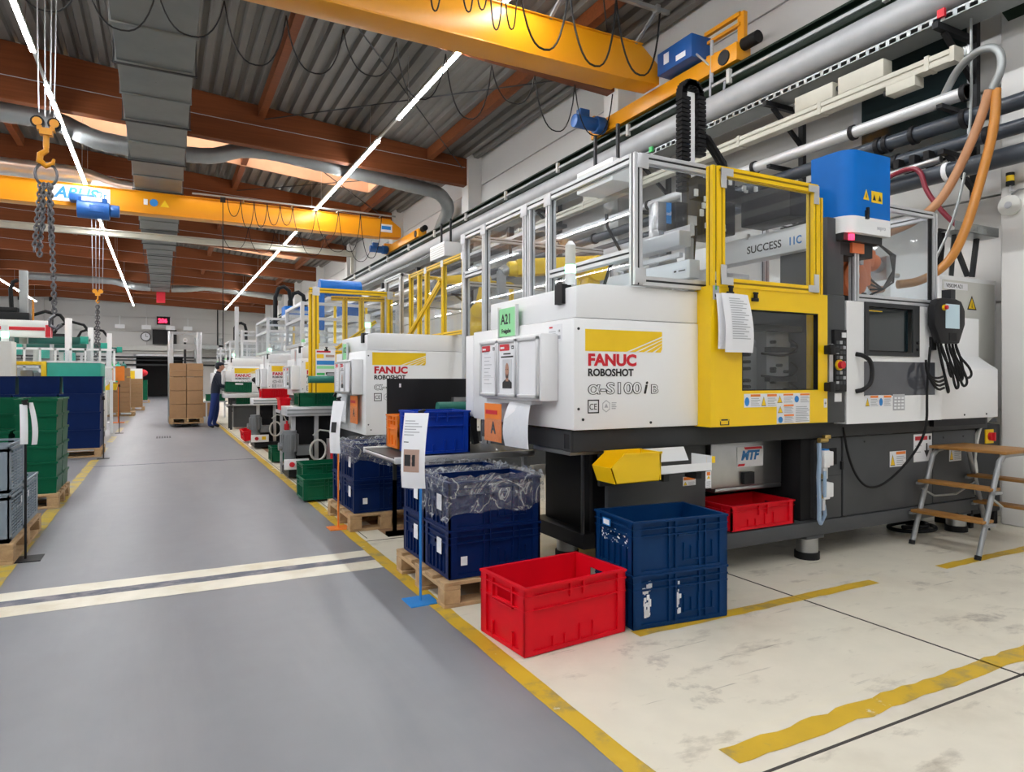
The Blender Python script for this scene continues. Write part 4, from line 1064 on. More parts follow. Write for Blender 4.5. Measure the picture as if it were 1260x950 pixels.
b = MB(); b.box(.985, -.1115, .995, 1.06, -.110, 1.0); b.box(.985, -.1115, .995, .992, -.110, 1.03); b.box(1.053, -.1115, .995, 1.06, -.110, 1.03); b.build('black_mark', M['ink'], door)
plate(door, (.855+.07, -.1115, 1.76), .05, .17, [('ink', (.3, .1, .7, .2)), ('green2', (.35, .35, .65, .5)), ('ink', (.3, .6, .7, .7))], name='switch_label', base='greyink')
plate(door, (1.925, -.1115, 1.085), .03, .06, [('ink', (.2, .45, .8, .55)), ('ink', (.45, .25, .55, .75))], name='small_label')
for z in (1.475, 1.225):
    b = MB(); b.box(1.925, -.15, z-.03, 1.965, -.11, z+.03); b.bar((1.945, -.15, z), (1.945, -.17, z), .045, .07); b.box(1.965, -.135, z-.02, 2.06, -.10, z+.02)
    b.build('door_latch', M['black'], door, bevel=.006)
# upper yellow guard frame
g = thing('safety_guard', 'yellow aluminium guard frame with clear pane above the nearest yellow door', 'guard', (2.03, 3.15, 1.845))
def gpost(p, q, w, m, par, nm='post'):
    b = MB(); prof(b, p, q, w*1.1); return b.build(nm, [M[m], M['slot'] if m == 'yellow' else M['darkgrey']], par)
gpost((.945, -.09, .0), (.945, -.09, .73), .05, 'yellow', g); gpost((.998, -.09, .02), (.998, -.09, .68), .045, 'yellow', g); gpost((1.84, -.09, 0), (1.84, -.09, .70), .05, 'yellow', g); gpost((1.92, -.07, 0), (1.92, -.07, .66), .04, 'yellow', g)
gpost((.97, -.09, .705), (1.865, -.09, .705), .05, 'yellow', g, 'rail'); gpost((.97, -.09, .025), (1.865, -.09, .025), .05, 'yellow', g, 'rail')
for x, z, sx, sz in ((.98, .72, 1, -1), (1.862, .72, -1, -1), (.98, .01, 1, 1), (1.862, .01, -1, 1)):
    b = MB(); b.box(min(x, x+sx*.10), -.127, min(z, z+sz*.045), max(x, x+sx*.10), -.121, max(z, z+sz*.045)); b.box(min(x, x+sx*.045), -.1265, min(z, z+sz*.12), max(x, x+sx*.045), -.1205, max(z, z+sz*.12))
    b.build('corner_bracket', M['alu'], g)
MB().box(1.02, -.093, .05, 1.815, -.087, .68).build('pane', M['glass'], g)
# clips and papers on the door
def clip(loc, label):
    t = tag(MB().box(-.028, -.014, 0, .028, 0, .022).box(-.012, -.02, .018, .012, -.004, .055).box(-.02, -.018, .045, .02, -.006, .058).build('bulldog_clip', M['black'], None, loc, bevel=.003), label, 'clip')
clip((3.075, 3.022, 1.79), 'black bulldog clip holding papers on the yellow door')
clip((3.30, 3.035, 1.765), 'empty black bulldog clip on the yellow door')
for i, (dx, rz, lab) in enumerate(((0, R(4), 'front white sheet clipped to the yellow door'), (-.02, R(-4), 'rear white sheet clipped to the yellow door'))):
    hang_sheet('paper_sheet', lab, (3.115+dx, 3.030-.008*(1-i)-.004, 1.80), .24, .36-.02*i, rz, .035-.012*i, lines(.2, .85, .08, .8, 18) if i == 0 else [])
# mould and tie bars seen through the door
b = MB(); b.box(1.18, .12, 1.03, 1.46, 1.05, 1.60); b.box(1.62, .10, 1.03, 1.84, 1.05, 1.62)
for y in (.22, 1.0):
    for z in (1.15, 1.52): b.cyl((.95, y, z), (1.96, y, z), .035, 14)
b.box(1.46, .18, 1.15, 1.62, .9, 1.50)
md = b.build('mould', M['mouldgrey'], m1, bevel=.006)
b = MB(); rnd = random.Random(8)
for i in range(26):
    x = rnd.choice((1.22, 1.29, 1.36, 1.42, 1.66, 1.72, 1.79)); z = rnd.uniform(1.18, 1.55); b.cyl((x, .12, z), (x, .06, z), .011, 8)
for z in (1.46, 1.26): b.box(1.60, .05, z, 1.86, .10, z+.035)
b.box(1.0, .04, 1.60, 1.9, .10, 1.64); b.box(1.16, .08, 1.50, 1.40, .12, 1.54)
f = b.build('mould_fittings', M['darkgrey'], m1); f['kind'] = 'stuff'
MB().box(.95, 1.15, 1.0, 1.95, 1.18, 1.75).box(.93, .05, .99, 1.96, 1.2, 1.02).build('cavity_lining', M['machgrey'], m1)
b = MB()
for i, z in enumerate((1.12, 1.25, 1.40, 1.55)): b.tube([(1.84, .09, z), (1.9, .06, z-.05), (1.75, .03, z-.12), (1.55, .08, z-.1)], .008, 6, sm=2)
b.build('coolant_hoses', M['rubber'], m1)['kind'] = 'stuff'
# grey column with control strip
b = MB(); b.box(1.985, -.06, .975, 2.215, .9, 1.86); b.box(2.04, -.05, 1.86, 2.215, .35, 2.40)
colm = b.build('control_column', M['machgrey'], m1, bevel=.006)
b = MB(); b.box(2.03, -.075, 1.22, 2.07, -.06, 1.52); b.build('panel_edge', M['alu'], colm)
cp = MB().box(2.07, -.085, 1.19, 2.20, -.058, 1.62).build('control_panel', M['black'], colm, bevel=.004)
for r in range(9):
    for c in range(3):
        if r in (3, 4) and c < 2: continue
        MB().box(2.085+c*.036, -.091, 1.24+r*.035, 2.11+c*.036, -.084, 1.262+r*.035).build('button', M['machgrey'] if (r+c) % 3 else M['greyink'], cp)
MB().box(2.145, -.092, 1.565, 2.185, -.084, 1.60).build('white_indicator', M['paper'], cp)
b = MB(); b.cyl((2.11, -.085, 1.375), (2.11, -.10, 1.375), .036, 18, 1); b.cyl((2.11, -.10, 1.375), (2.11, -.125, 1.375), .026, 18, 0)
b.build('emergency_stop', [M['red'], M['yprint']], cp)
MB().box(2.10, -.066, 1.12, 2.17, -.058, 1.18).build('paper_square', M['paper'], colm)
# injection unit cover with screen
ib = MB(); X0, X1 = 2.23, 3.36; yf = -.06
for q in ((X0, .96, X1, 1.155), (X0, 1.155, 2.42, 1.405), (3.28, 1.155, X1, 1.405), (X0, 1.405, X1, 1.445), (X0, 1.445, 2.42, 1.83), (3.06, 1.445, X1, 1.83)): ib.box(q[0], yf, q[1], q[2], yf+.03, q[3])
ib.box(X0, yf+.03, .96, X0+.02, .9, 1.83); ib.box(X1-.02, yf+.03, .96, X1, .9, 1.83); ib.box(X0, yf+.03, 1.81, X1, .9, 1.83); ib.box(X0, .88, .96, X1, .9, 1.81)
iu = ib.build('injection_cover', M['white'], m1)
b = MB(); b.box(2.42, yf-.012, 1.445, 3.06, yf, 1.475); b.box(2.42, yf-.012, 1.80, 3.06, yf, 1.83); b.box(2.42, yf-.012, 1.475, 2.46, yf, 1.80); b.box(2.98, yf-.012, 1.475, 3.06, yf, 1.80)
b.prism([(2.46, 1.475), (2.98, 1.475), (2.98, 1.80), (2.46, 1.80)], 'y', yf+.035, yf+.06)
sc = b.build('screen_bezel', M['darkgrey'], iu)
MB().box(2.47, yf+.024, 1.485, 2.97, yf+.034, 1.79).build('screen', M['dglass'], sc)
plate(sc, (2.48, yf+.0235, 1.77), .18, .007, [], name='yellow_mark', base='yprint'); plate(sc, (2.475, yf+.0235, 1.65), .008, .12, [], name='yellow_mark', base='yprint')
for z in (1.5, 1.55): MB().cyl((3.03, yf-.012, z), (3.03, yf-.022, z), .013, 10).build('knob', M['black'], sc)
MB().box(2.42, yf+.004, 1.155, 3.28, yf+.012, 1.405).build('dark_window', M['dgpane'], iu)
b = MB(); b.tube([(2.33, yf, 1.455), (2.35, yf-.045, 1.445), (2.43, yf-.055, 1.40), (2.43, yf-.055, 1.25), (2.35, yf-.045, 1.20), (2.33, yf, 1.19)], .016, 8, sm=2)
b.build('grip_handle', M['black'], iu)
plate(iu, (2.43, yf-.001, 1.075), .30, .085, warn_items(0, 0, .5, 1) + warn_items(.5, 0, 1, 1, 'dot'))
plate(iu, (2.75, yf-.001, 1.045), .14, .12, [('paper', (.08+.3*(k % 3), .1+.2*(k//3), .3+.3*(k % 3), .22+.2*(k//3))) for k in range(12)], name='data_plate', base='greyink')
MB().box(3.20, yf-.02, 1.50, 3.26, yf, 1.60).build('cable_gland', M['black'], iu)
hb_ = MB()
hb_.prism([(0.0, .955), (0.0, 1.36), (.06, 1.40), (.15, 1.47), (.15, 1.80), (.29, 1.80), (.29, .955)], 'x', 3.37, 4.28)
hd = hb_.build('barrel_cover', M['white'], m1, bevel=.006)
screws(hd, [(3.42, 0, .985), (3.78, 0, .985), (4.1, 0, .985)])
MB().box(3.37, .005, .90, 4.1, .10, .955).build('cover_skirt', M['black'], m1)
# white safety enclosure over the machine
e = thing('guard_enclosure', 'aluminium guard enclosure with clear panes above the nearest machine', 'guard', (2.46, 3.15, 0))
zt = 2.60
for (x, y, z0) in ((0, 0, 1.83), (0, .97, 1.83), (0, 1.32, 1.83), (0, 2.05, .0), (0, 2.48, .0), (.62, 0, 1.83), (1.6, 2.48, 1.0)):
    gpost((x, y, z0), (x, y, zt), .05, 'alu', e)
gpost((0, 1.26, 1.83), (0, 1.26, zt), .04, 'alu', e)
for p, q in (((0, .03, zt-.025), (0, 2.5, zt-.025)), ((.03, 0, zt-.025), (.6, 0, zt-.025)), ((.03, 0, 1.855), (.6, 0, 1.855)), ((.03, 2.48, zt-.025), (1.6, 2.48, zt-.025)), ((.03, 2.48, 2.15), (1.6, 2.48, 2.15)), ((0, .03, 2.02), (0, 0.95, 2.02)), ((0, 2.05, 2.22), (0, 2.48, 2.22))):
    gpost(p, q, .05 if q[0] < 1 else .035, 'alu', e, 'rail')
for y0, y1, z0 in ((.03, .94, 1.84), (.99, 1.23, 1.84), (1.35, 2.02, 1.84), (2.08, 2.45, 1.0)):
    MB().box(-.004, y0, z0, .004, y1, zt-.05).build('pane', M['glass'], e)
MB().box(.03, -.004, 1.88, .59, .004, zt-.05).build('pane', M['glass'], e)
MB().box(.03, 2.476, 1.2, 1.58, 2.484, zt-.05).build('pane', M['glass'], e)
for x, y, z in ((.02, -.03, zt-.09), (.60, -.03, zt-.09), (.0, -.03, 1.84), (.60, -.03, 1.83)):
    MB().box(x-.03, y-.004, z, x+.05, y+.004, z+.085).build('corner_bracket', M['alu'], e, bevel=.003)
for y in (.97, 1.32, 2.05, 2.48): MB().box(-.034, y-.05, zt-.09, -.026, y+.05, zt-.0).build('corner_bracket', M['alu'], e, bevel=.003)
# handling robot inside the guards
rb = thing('handling_robot', 'linear handling robot with white beam and dark carriage behind the yellow guard', 'robot', (4.0, 3.15, 0))
b = MB(); b.box(.0, .0, 2.19, .14, 1.6, 2.37)
bm_ = b.build('beam', M['white'], rb, bevel=.006)
text('lettering', 'SUCCESS', .080, M['ink'], bm_, (-.002, .60, 2.24), RL, off=.001, sx=1.02)
text('lettering', '11C', .080, M['lblue'], bm_, (-.002, .215, 2.24), RL, off=.002, sx=.85)
b = MB(); b.box(-.12, .1, 2.42, .12, .55, 2.66); b.box(-.35, .62, 2.38, -.1, .95, 2.85); b.box(-.5, .60, 2.62, .1, .7, 2.72); b.box(-.62, .7, 2.3, -.5, .85, 2.6)
b.build('carriage', M['black'], rb, bevel=.01)
b = MB(); rnd = random.Random(4)
for i in range(16):
    x = rnd.uniform(-.6, .1); z = rnd.uniform(2.35, 2.8); b.box(x, .585, z, x+.03, .60, z+rnd.choice((.02, .04, .05)))
b.build('connector_plates', M['offwhite'], rb)['kind'] = 'stuff'
b = MB(); b.box(-.86, .62, 2.0, -.78, .72, 2.55); b.cyl((-.9, .6, 2.12), (-.74, .6, 2.12), .05, 12); b.cyl((-.9, .6, 2.3), (-.74, .6, 2.3), .04, 12); b.box(-.95, .63, 1.9, -.72, .7, 1.98)
b.build('gripper', M['steel'], rb, bevel=.004)
b = MB(); b.box(-.33, .9, 2.35, -.25, .98, 3.55); b.build('vertical_axis', M['white'], rb, bevel=.004)
b = MB()
for k in range(22): b.box(-.42, .86, 2.75+k*.034, -.33, .93, 2.775+k*.034)
for k in range(12):
    a = math.pi*k/11; b.cbox((-.30+.09*math.cos(math.pi-a), .9, 3.51+.10*math.sin(a)), (.05, .07, .05))
for k in range(14): b.box(-.25, .86, 3.05+k*.034, -.17, .93, 3.075+k*.034)
b.build('cable_chain', M['rubber'], rb)['kind'] = 'stuff'
b = MB()
for s in (0, .03, .06): b.tube([(-.24, .88+s, 3.25), (-.14, .86+s, 3.2), (-.03, .8+s, 3.0), (.0, .76+s, 2.75), (-.02, .74+s, 2.6)], .014, 6)
b.build('hose_bundle', M['rubber'], rb)
MB().box(-.5, .9, 1.03, .35, 1.3, 2.15).build('white_housing', M['white'], rb, bevel=.01)
# conveyor beams inside the enclosure
cv = thing('transfer_conveyor', 'silver transfer conveyor beams inside the aluminium guard', 'conveyor', (2.95, 3.15, 0))
MB().box(.0, .18, 2.14, .10, 1.0, 2.24).build('upper_beam', M['alu'], cv, bevel=.006)
lb_ = MB().box(.05, .14, 1.93, .14, 1.05, 2.05).build('lower_beam', M['white'], cv, bevel=.006)
plate(lb_, (.049, .30, 1.97), .13, .03, [('ink', (.1, .3, .3, .7)), ('ink', (.45, .35, .95, .6))], 'x', 'name_strip', 'paper')
MB().box(.2, .3, 2.25, .24, 1.3, 2.32).box(.02, .2, 2.07, .05, .9, 2.10).build('guide_rail', M['alu'], cv)
MB().box(.0, .1, 1.83, .5, 1.1, 1.86).box(.1, .2, 1.86, .14, .24, 2.2).box(.1, .9, 1.86, .14, .94, 2.2).build('stand', M['steel'], cv)
b = MB(); b.tube([(-.1, .9, 1.9), (-.06, .85, 2.1), (.0, .8, 2.2), (-.05, .9, 2.4), (-.02, .95, 2.5)], .012, 6); b.tube([(.3, .4, 1.9), (.28, .35, 2.15), (.25, .3, 2.3)], .01, 6)
b.build('loose_cable', M['rubber'], cv)
sp = thing('blue_sign', 'blue plate with white lettering hanging inside the aluminium guard', 'sign', (3.31, 3.9, 2.44))
pl = MB().box(0, 0, 0, .15, .012, .155).build('plate', M['lblue'], sp)
text('lettering', 'sePRO', .042, M['paper'], sp, (.02, -.001, .06))
MB().box(.14, .02, .02, .6, .08, .09).build('arm', M['white'], sp)
# blue robot cover hanging over the machine
bc = thing('robot_cover', 'tall blue sheet metal robot cover with white lower band', 'cover', (4.16, 3.0, 2.29))
def rr(x0, y0, x1, y1, r, n=6): return [(x0+r-r*math.cos(a), y0+r-r*math.sin(a)) for a in [i*math.pi/2/n for i in range(n+1)]] + [(x1, y0), (x1, y1), (x0, y1)]
MB().prism(rr(0, 0, .45, .30, .10), 'z', .115, .57).build('blue_shell', M['skyblue'], bc)
wbnd = MB().prism(rr(-.002, -.002, .452, .302, .10), 'z', .0, .115).build('white_band', M['white'], bc)
text('lettering', 'sepro', .042, M['greyink'], wbnd, (.30, -.003, .04))
plate(bc, (.24, -.001, .225), .12, .08, [('ink', [(.1, .2), (.4, .2), (.25, .75)]), ('ink', [(.6, .2), (.9, .2), (.75, .75)])], name='yellow_label', base='yprint')
b = MB(); b.add([(.15, -.002, .235), (.215, -.002, .235), (.183, -.002, .31)], [(0, 1, 2)], 0); b.add([(.178, -.003, .25), (.188, -.003, .25), (.183, -.003, .29)], [(0, 1, 2)], 1)
b.build('warning_triangle', [M['yprint'], M['ink']], bc)
MB().box(.17, -.015, .10, .20, 0, .16).box(.175, -.02, .13, .195, -.005, .18).build('clip', M['black'], bc)
b = MB(); b.box(.05, .1, -.14, .40, .28, .0); b.box(.0, .04, -.05, .42, .29, .0); b.build('underside', M['darkgrey'], bc)
MB().box(.02, .0, -.055, .06, .02, -.015).build('red_indicator', M['red_lamp'], bc)
MB().box(.15, .08, -.12, .28, .12, -.04).build('orange_motor', M['roborange'], bc)
# right-hand enclosure with orange robot
e2 = thing('guard_enclosure', 'aluminium guard with clear panes around the orange robot', 'guard', (4.38, 3.12, 1.835))
for x, y in ((0, 0), (.94, 0), (0, .8), (.94, .8)): gpost((x, y, 0), (x, y, .73), .045, 'alu', e2)
for p, q in (((.02, 0, .71), (.92, 0, .71)), ((.02, 0, .025), (.92, 0, .025)), ((.94, .02, .71), (.94, .78, .71)), ((0, .8, .71), (.94, .8, .71)), ((.94, .02, .025), (.94, .78, .025))): gpost(p, q, .045, 'alu', e2, 'rail')
MB().box(.02, -.004, .05, .89, .004, .69).build('pane', M['glass'], e2); MB().box(.936, .03, .05, .944, .77, .69).build('pane', M['glass'], e2)
MB().box(.895, -.012, .03, .918, .01, .70).build('dark_gap_strip', M['rubber'], e2)  # black strip painted in for the dark gap beside the right post
ro = thing('articulated_robot', 'orange six axis robot arm behind the right clear guard', 'robot', (4.66, 3.42, 1.83))
b = MB(); b.box(-.20, -.14, .16, .16, .12, .56); b.cyl((-.06, -.17, .2), (-.06, .14, .2), .14, 18); b.cyl((-.04, -.18, .45), (-.04, .15, .45), .11, 18)
b.build('upper_arm', M['roborange'], ro, bevel=.02)
b = MB(); b.cyl((0, 0, 0), (0, 0, .1), .17, 20); b.cyl((0, 0, .1), (0, 0, .2), .13, 20); b.build('base', M['darkgrey'], ro)
b = MB(); b.bar((-.02, 0, .45), (.28, -.02, .38), .15, .14); b.cyl((.26, -.02, .39), (.36, -.02, .36), .07, 16); b.build('forearm', M['roborange'], ro, bevel=.02)
b = MB(); b.cyl((.36, -.02, .36), (.42, -.02, .34), .05, 14); b.box(.41, -.09, .24, .47, .05, .42); b.cyl((.46, -.06, .28), (.6, -.06, .28), .02, 8); b.build('gripper', M['steel'], ro)
b = MB(); b.cyl((-.1, -.185, .22), (-.1, -.17, .22), .05, 14); b.box(-.06, -.195, .3, -.02, -.175, .46); b.build('joint_cap', M['alu'], ro)
b = MB()
for k in range(4): b.tube([(.3, -.1, .5), (.4+.02*k, -.13, .42), (.45, -.12, .3-.03*k), (.35, -.1, .15), (.2, -.1, .1+.04*k)], .008, 6)
b.build('cable_loom', M['rubber'], ro)
b = MB(); b.cyl((.5, .2, .0), (.5, .2, .62), .045, 12); b.cyl((.72, .25, 0), (.72, .25, .66), .035, 12); b.build('white_pipe', M['white'], ro)
# ================================================================ SERVICES ALONG THE RIGHT WALL
def run(name, label, cat, b, m, bevel=0): return tag(b.build(name, M[m], bevel=bevel), label, cat)
run('round_duct', 'thick light grey round duct running below the crane runway', 'duct', MB().cyl((6.08, -4, 4.62), (6.08, 26, 4.62), .165, 24), 'ductpale')
ct = thing('cable_tray', 'perforated galvanised cable tray along the right wall', 'cable tray', (5.98, 0, 4.37))
b = MB(); b.box(0, -3, 0, .30, 26, .004); b.box(0, -3, .0, .004, 26, .012); b.box(0, -3, .05, .004, 26, .065); b.box(.296, -3, 0, .30, 26, .065)
for k in range(290): b.box(0, -3+k*.1, .01, .004, -2.965+k*.1, .052)
b.build('tray', M['galv'], ct)
b = MB()
for k in range(5): b.tube([(.05+k*.045, -3, .02), (.05+k*.045, 8, .02+.01*(k % 2)), (.05+k*.045, 26, .02)], .016, 6)
b.build('cables', M['rubber'], ct)['kind'] = 'stuff'
for y, m in ((3.42, 'red'), (7.3, 'green2'), (9.9, 'red')):
    o = MB().box(-.03, y-.03, .03, .0, y+.03, .10).build('socket_marker', M[m], ct); o['label'] = 'small %s marker on the tray edge' % ('red' if m == 'red' else 'green')
bs = thing('busbar_trunking', 'beige busbar trunking with tap-off boxes ending near the right edge', 'trunking', (6.02, 3.36, 4.02))
b = MB(); b.box(0, 0, .0, .12, 22, .045); b.box(.012, 0, .045, .108, 22, .065); b.box(0, 0, .065, .12, 22, .11)
b.build('trunking', M['beige'], bs, bevel=.003)
MB().box(-.01, -.02, -.01, .13, .02, .12).build('end_cap', M['beige'], bs)
for y0, y1, z0, z1 in ((.62, 1.10, .11, .28), (1.16, 1.62, .11, .27), (.32, .6, -.09, 0), (5.2, 5.7, .11, .28)):
    o = MB().box(-.005, y0, z0, .13, y1, z1).build('tap_off_box', M['beige'], bs, bevel=.006)
    MB().cyl((.05, y1, (z0+z1)/2), (.05, y1+.04, (z0+z1)/2), .03, 12).build('gland', M['darkgrey'], o)
for k in range(9): MB().box(-.006, .2+k*1.1, -.006, .126, .24+k*1.1, .125).build('clamp', M['beige'], bs)
def pipe(label, x, z, r, m, y0, y1, rings=(), nm='pipe'):
    o = thing(nm, label, 'pipe', (x, y0, z))
    MB().cyl((0, 0, 0), (0, y1-y0, 0), r, 18).build('tube', M[m], o)
    for y in rings: MB().cyl((0, y-y0-.02, 0), (0, y-y0+.02, 0), r*1.28, 18).build('coupling', M['black'] if m != 'pvc2' else M['steel'], o)
    return o
pipe('bright aluminium compressed air pipe above the dark pipes', 6.1, 3.73, .058, 'alu', 3.28, 26, (3.3, 4.35, 5.6, 7.5, 10))
pipe('upper dark plastic water pipe along the right wall', 6.2, 3.545, .068, 'pvc', -3, 26, (3.35, 3.8, 4.06, 4.14, 6, 9))
pipe('second dark plastic water pipe just under the upper one', 6.26, 3.36, .062, 'pvc', -3, 26, (3.2, 4.0, 5.5, 8))
lp = pipe('low dark plastic pipe with white clamp above the white cabinet', 6.1, 3.09, .078, 'pvc', -3, 4.15, ())
MB().cyl((0, 6.42, 0), (0, 6.46, 0), .085, 18).build('clamp', M['paper'], lp)
MB().tube([(0, 7.1, 0), (0, 7.22, -.02), (0, 7.26, -.1), (0, 7.26, -.5)], .07, 12).build('elbow', M['pvc'], lp)
for i, y in enumerate((3.45, 5.3, 7.6, 10.6, 14.6)):
    t = thing('pipe_bracket', 'black steel pipe bracket truss, %s along the right wall' % ['nearest', 'second', 'third', 'fourth', 'fifth'][i], 'bracket', (6.1, y, 0), group=None)
    MB().box(.40, -.03, 2.9, .46, .03, 4.6).build('post', M['darkgrey'], t)
    b = MB(); b.box(-.18, -.025, 4.31, .46, .025, 4.365); b.build('arm', M['black'], t)
    b = MB(); b.box(-.12, -.025, 3.63, .46, .025, 3.668); b.build('arm', M['black'], t)
    b = MB(); b.bar((-.05, 0, 4.31), (.42, 0, 3.95), .04); b.build('brace', M['black'], t)
    MB().bar((.0, 0, 3.25), (.42, 0, 2.98), .04).build('brace', M['black'], t); MB().box(-.1, -.025, 3.235, .46, .025, 3.275).build('arm', M['black'], t)
MB_ = MB()
rnd = random.Random(9)
for k in range(26):
    y = rnd.uniform(3.5, 4.6); x = rnd.uniform(6.2, 6.5); z = rnd.uniform(3.30, 3.42)
    MB_.tube([(x, y, z), (x+.03, y+.2, z-.05*rnd.random()), (x, y+.4, z+.04)], .014, 6)
for y in (3.62, 3.75, 3.9): MB_.box(6.12, y, 3.24, 6.30, y+.05, 3.34)
o = run('cable_bundle', 'tangle of black cables and valves beneath the dark pipes', 'cables', MB_, 'rubber'); o['kind'] = 'stuff'
run('steel_pipe', 'short bright steel pipe with elbow below the cable tangle', 'pipe', MB().tube([(6.1, 4.22, 3.40), (6.1, 4.22, 3.25), (6.1, 4.16, 3.21), (6.1, 4.0, 3.21), (6.1, 3.5, 3.22)], .032, 12), 'steel')
run('red_hose', 'dark red hose drooping from the low dark pipe', 'hose', MB().tube([(6.0, 4.3, 2.95), (6.0, 4.0, 3.13), (5.98, 3.75, 3.19), (6.0, 3.62, 3.15), (6.0, 3.58, 2.95), (6.05, 3.45, 2.72), (6.1, 3.36, 2.6)], .022, 8, sm=3), 'redhose')
run('conduit_loop', 'grey conduit arching over and down to the two hoses', 'conduit', MB().tube([(6.15, 3.5, 3.80), (6.0, 3.3, 3.93), (5.93, 3.1, 3.98), (5.9, 2.94, 3.92), (5.9, 2.91, 3.75), (5.9, 2.99, 3.60)], .032, 10, sm=3), 'galv')
def hose(label, pts, m, r=.036):
    P = [Vector(p) for p in pts]
    for _ in range(3):
        Q = [P[0]]
        for i in range(len(P)-1): Q += [P[i].lerp(P[i+1], .25), P[i].lerp(P[i+1], .75)]
        P = Q + [P[-1]]
    return run('hose', label, 'hose', MB().tube(P, r, 12), m)
hose('matte tan hose hanging in front of the pipes, upper end', [(5.9, 3.01, 3.60), (5.89, 3.08, 3.35), (5.82, 3.2, 3.0), (5.74, 3.3, 2.75), (5.6, 3.42, 2.60), (5.4, 3.55, 2.50)], 'hose')
hose('glossy amber hose curving down to the right clear guard', [(5.92, 2.97, 3.60), (5.92, 2.98, 3.3), (5.88, 3.06, 2.9), (5.82, 3.14, 2.5), (5.72, 3.22, 2.22), (5.55, 3.35, 2.08), (5.4, 3.45, 2.06)], 'hose2')
hose('tan hose drooping inside the right clear guard, upper', [(5.27, 3.5, 2.47), (5.05, 3.45, 2.40), (4.9, 3.4, 2.38), (4.7, 3.38, 2.42)], 'hose', .028)
hose('tan hose drooping inside the right clear guard, lower', [(5.27, 3.5, 2.02), (5.1, 3.45, 1.99), (4.98, 3.4, 2.02), (4.86, 3.38, 2.14)], 'hose', .028)
run('thin_conduit', 'thin pale conduit dropping beside the amber hose', 'conduit', MB().tube([(6.15, 3.28, 4.5), (6.12, 3.26, 3.4), (6.0, 3.3, 2.7), (5.72, 3.42, 2.1)], .012, 6, sm=2), 'galv')
tr2 = MB(); tr2.box(5.95, 3.30, 2.54, 6.62, 3.304, 2.62); tr2.box(5.95, 3.30, 2.54, 6.62, 3.5, 2.544)
for k in range(13):
    for r in range(2): tr2.box(5.98+k*.05, 3.298, 2.56+r*.028, 6.005+k*.05, 3.30, 2.572+r*.028)
tb = run('tray_section', 'short perforated galvanised tray across the top of the white cabinet', 'cable tray', tr2, 'galv')
b = MB(); b.bar((6.15, 3.42, 2.54), (6.25, 3.5, 2.20), .035); b.bar((6.2, 3.45, 2.5), (6.5, 3.5, 2.22), .035); b.bar((6.5, 3.42, 2.54), (6.5, 3.46, 2.2), .035)
b.build('strut', M['darkgrey'], tb)
ylc = MB()
for k in range(6): ylc.tube([(5.98+k*.02, 3.45, 2.58), (5.93+k*.015, 3.42, 2.55), (5.86+k*.02, 3.40, 2.40), (5.86+k*.02, 3.42, 2.2)], .009, 5)
run('wire_bundle', 'bundle of wires hanging over the end of the short tray', 'cables', ylc, 'rubber')['kind'] = 'stuff'
# unit heaters / white boxes hung under the runway
def wbox(loc, label):
    t = thing('unit_heater', label, 'heater', loc)
    MB().box(-.22, -.45, -.32, .22, .45, 0).build('casing', M['white'], t, bevel=.01)
    b = MB()
    for k in range(5): b.box(-.228, -.4, -.28+k*.05, -.22, .4, -.26+k*.05)
    b.build('louvre', M['offwhite'], t)
    for y_ in (-.3, .26): MB().box(-.02, y_, 0, .02, y_+.04, .55).build('hanger', M['darkgrey'], t)
    return t
wbox((5.75, 8.05, 4.36), 'white box heater hung under the near end of the crane runway')
wbox((5.75, 14.3, 4.33), 'white box heater hung farther along the crane runway')
# siren and flash on the column
sr = thing('alarm_siren', 'round grey alarm horn on the white column at the right edge', 'siren', (6.55, 3.155, 2.78))
b = MB(); b.cyl((0, 0, 0), (-.06, 0, 0), .075, 22, 0, .088); b.cyl((-.06, 0, 0), (-.075, 0, 0), .088, 22, 0, .065); b.build('horn', M['offwhite'], sr)
MB().cyl((-.0755, 0, 0), (-.0765, 0, 0), .03, 16).build('badge', M['greyink'], sr)
fl_ = thing('flash_beacon', 'small yellow and black flash beacon above the alarm horn', 'beacon', (6.50, 3.15, 2.90))
b = MB(); b.cyl((0, 0, 0), (0, 0, .05), .008, 8, 2); b.cyl((0, 0, .05), (0, 0, .085), .032, 16, 1); b.cyl((0, 0, .085), (0, 0, .135), .030, 16, 0); b.cyl((0, 0, .135), (0, 0, .16), .032, 16, 1); b.box(0, -.006, .01, .05, .006, .02, 2)
b.build('beacon', [M['yprint'], M['black'], M['alu']], fl_)
run('conduit_line', 'thin grey conduit leading to the alarm horn', 'conduit', MB().tube([(6.53, 3.155, 2.88), (6.53, 3.1, 2.905), (6.535, 2.9, 2.90), (6.535, 2.75, 2.90)], .008, 6), 'galv')
# white electrical cabinet behind the machine
ec = thing('electrical_cabinet', 'tall pale grey electrical cabinet behind the right end of the machine', 'cabinet', (6.33, 3.46, 0))
MB().box(-.32, -.0, .95, .565, .45, 2.19).build('body', M['white'], ec, bevel=.006)
MB().box(-.29, -.012, .98, .52, 0, 2.15).build('door', M['offwhite'], ec, bevel=.004)
MB().box(.3, .1, .9, .565, .4, .95).build('wall_bracket', M['darkgrey'], ec)
text('lettering', 'VISIOM A21', .05, M['ink'], plate(ec, (-.28, -.012, 2.07), .36, .06, [], name='label_strip'), (-.25, -.0145, 2.082))
b = MB(); b.add([(.07, -.014, 1.90), (.22, -.014, 1.90), (.145, -.014, 2.03)], [(0, 1, 2)], 1); b.add([(.09, -.0146, 1.91), (.20, -.0146, 1.91), (.145, -.0146, 2.007)], [(0, 1, 2)], 0); b.add([(.138, -.0152, 1.92), (.152, -.0152, 1.92), (.145, -.0152, 1.98)], [(0, 1, 2)], 1)
b.build('warning_triangle', [M['yprint'], M['ink']], ec)
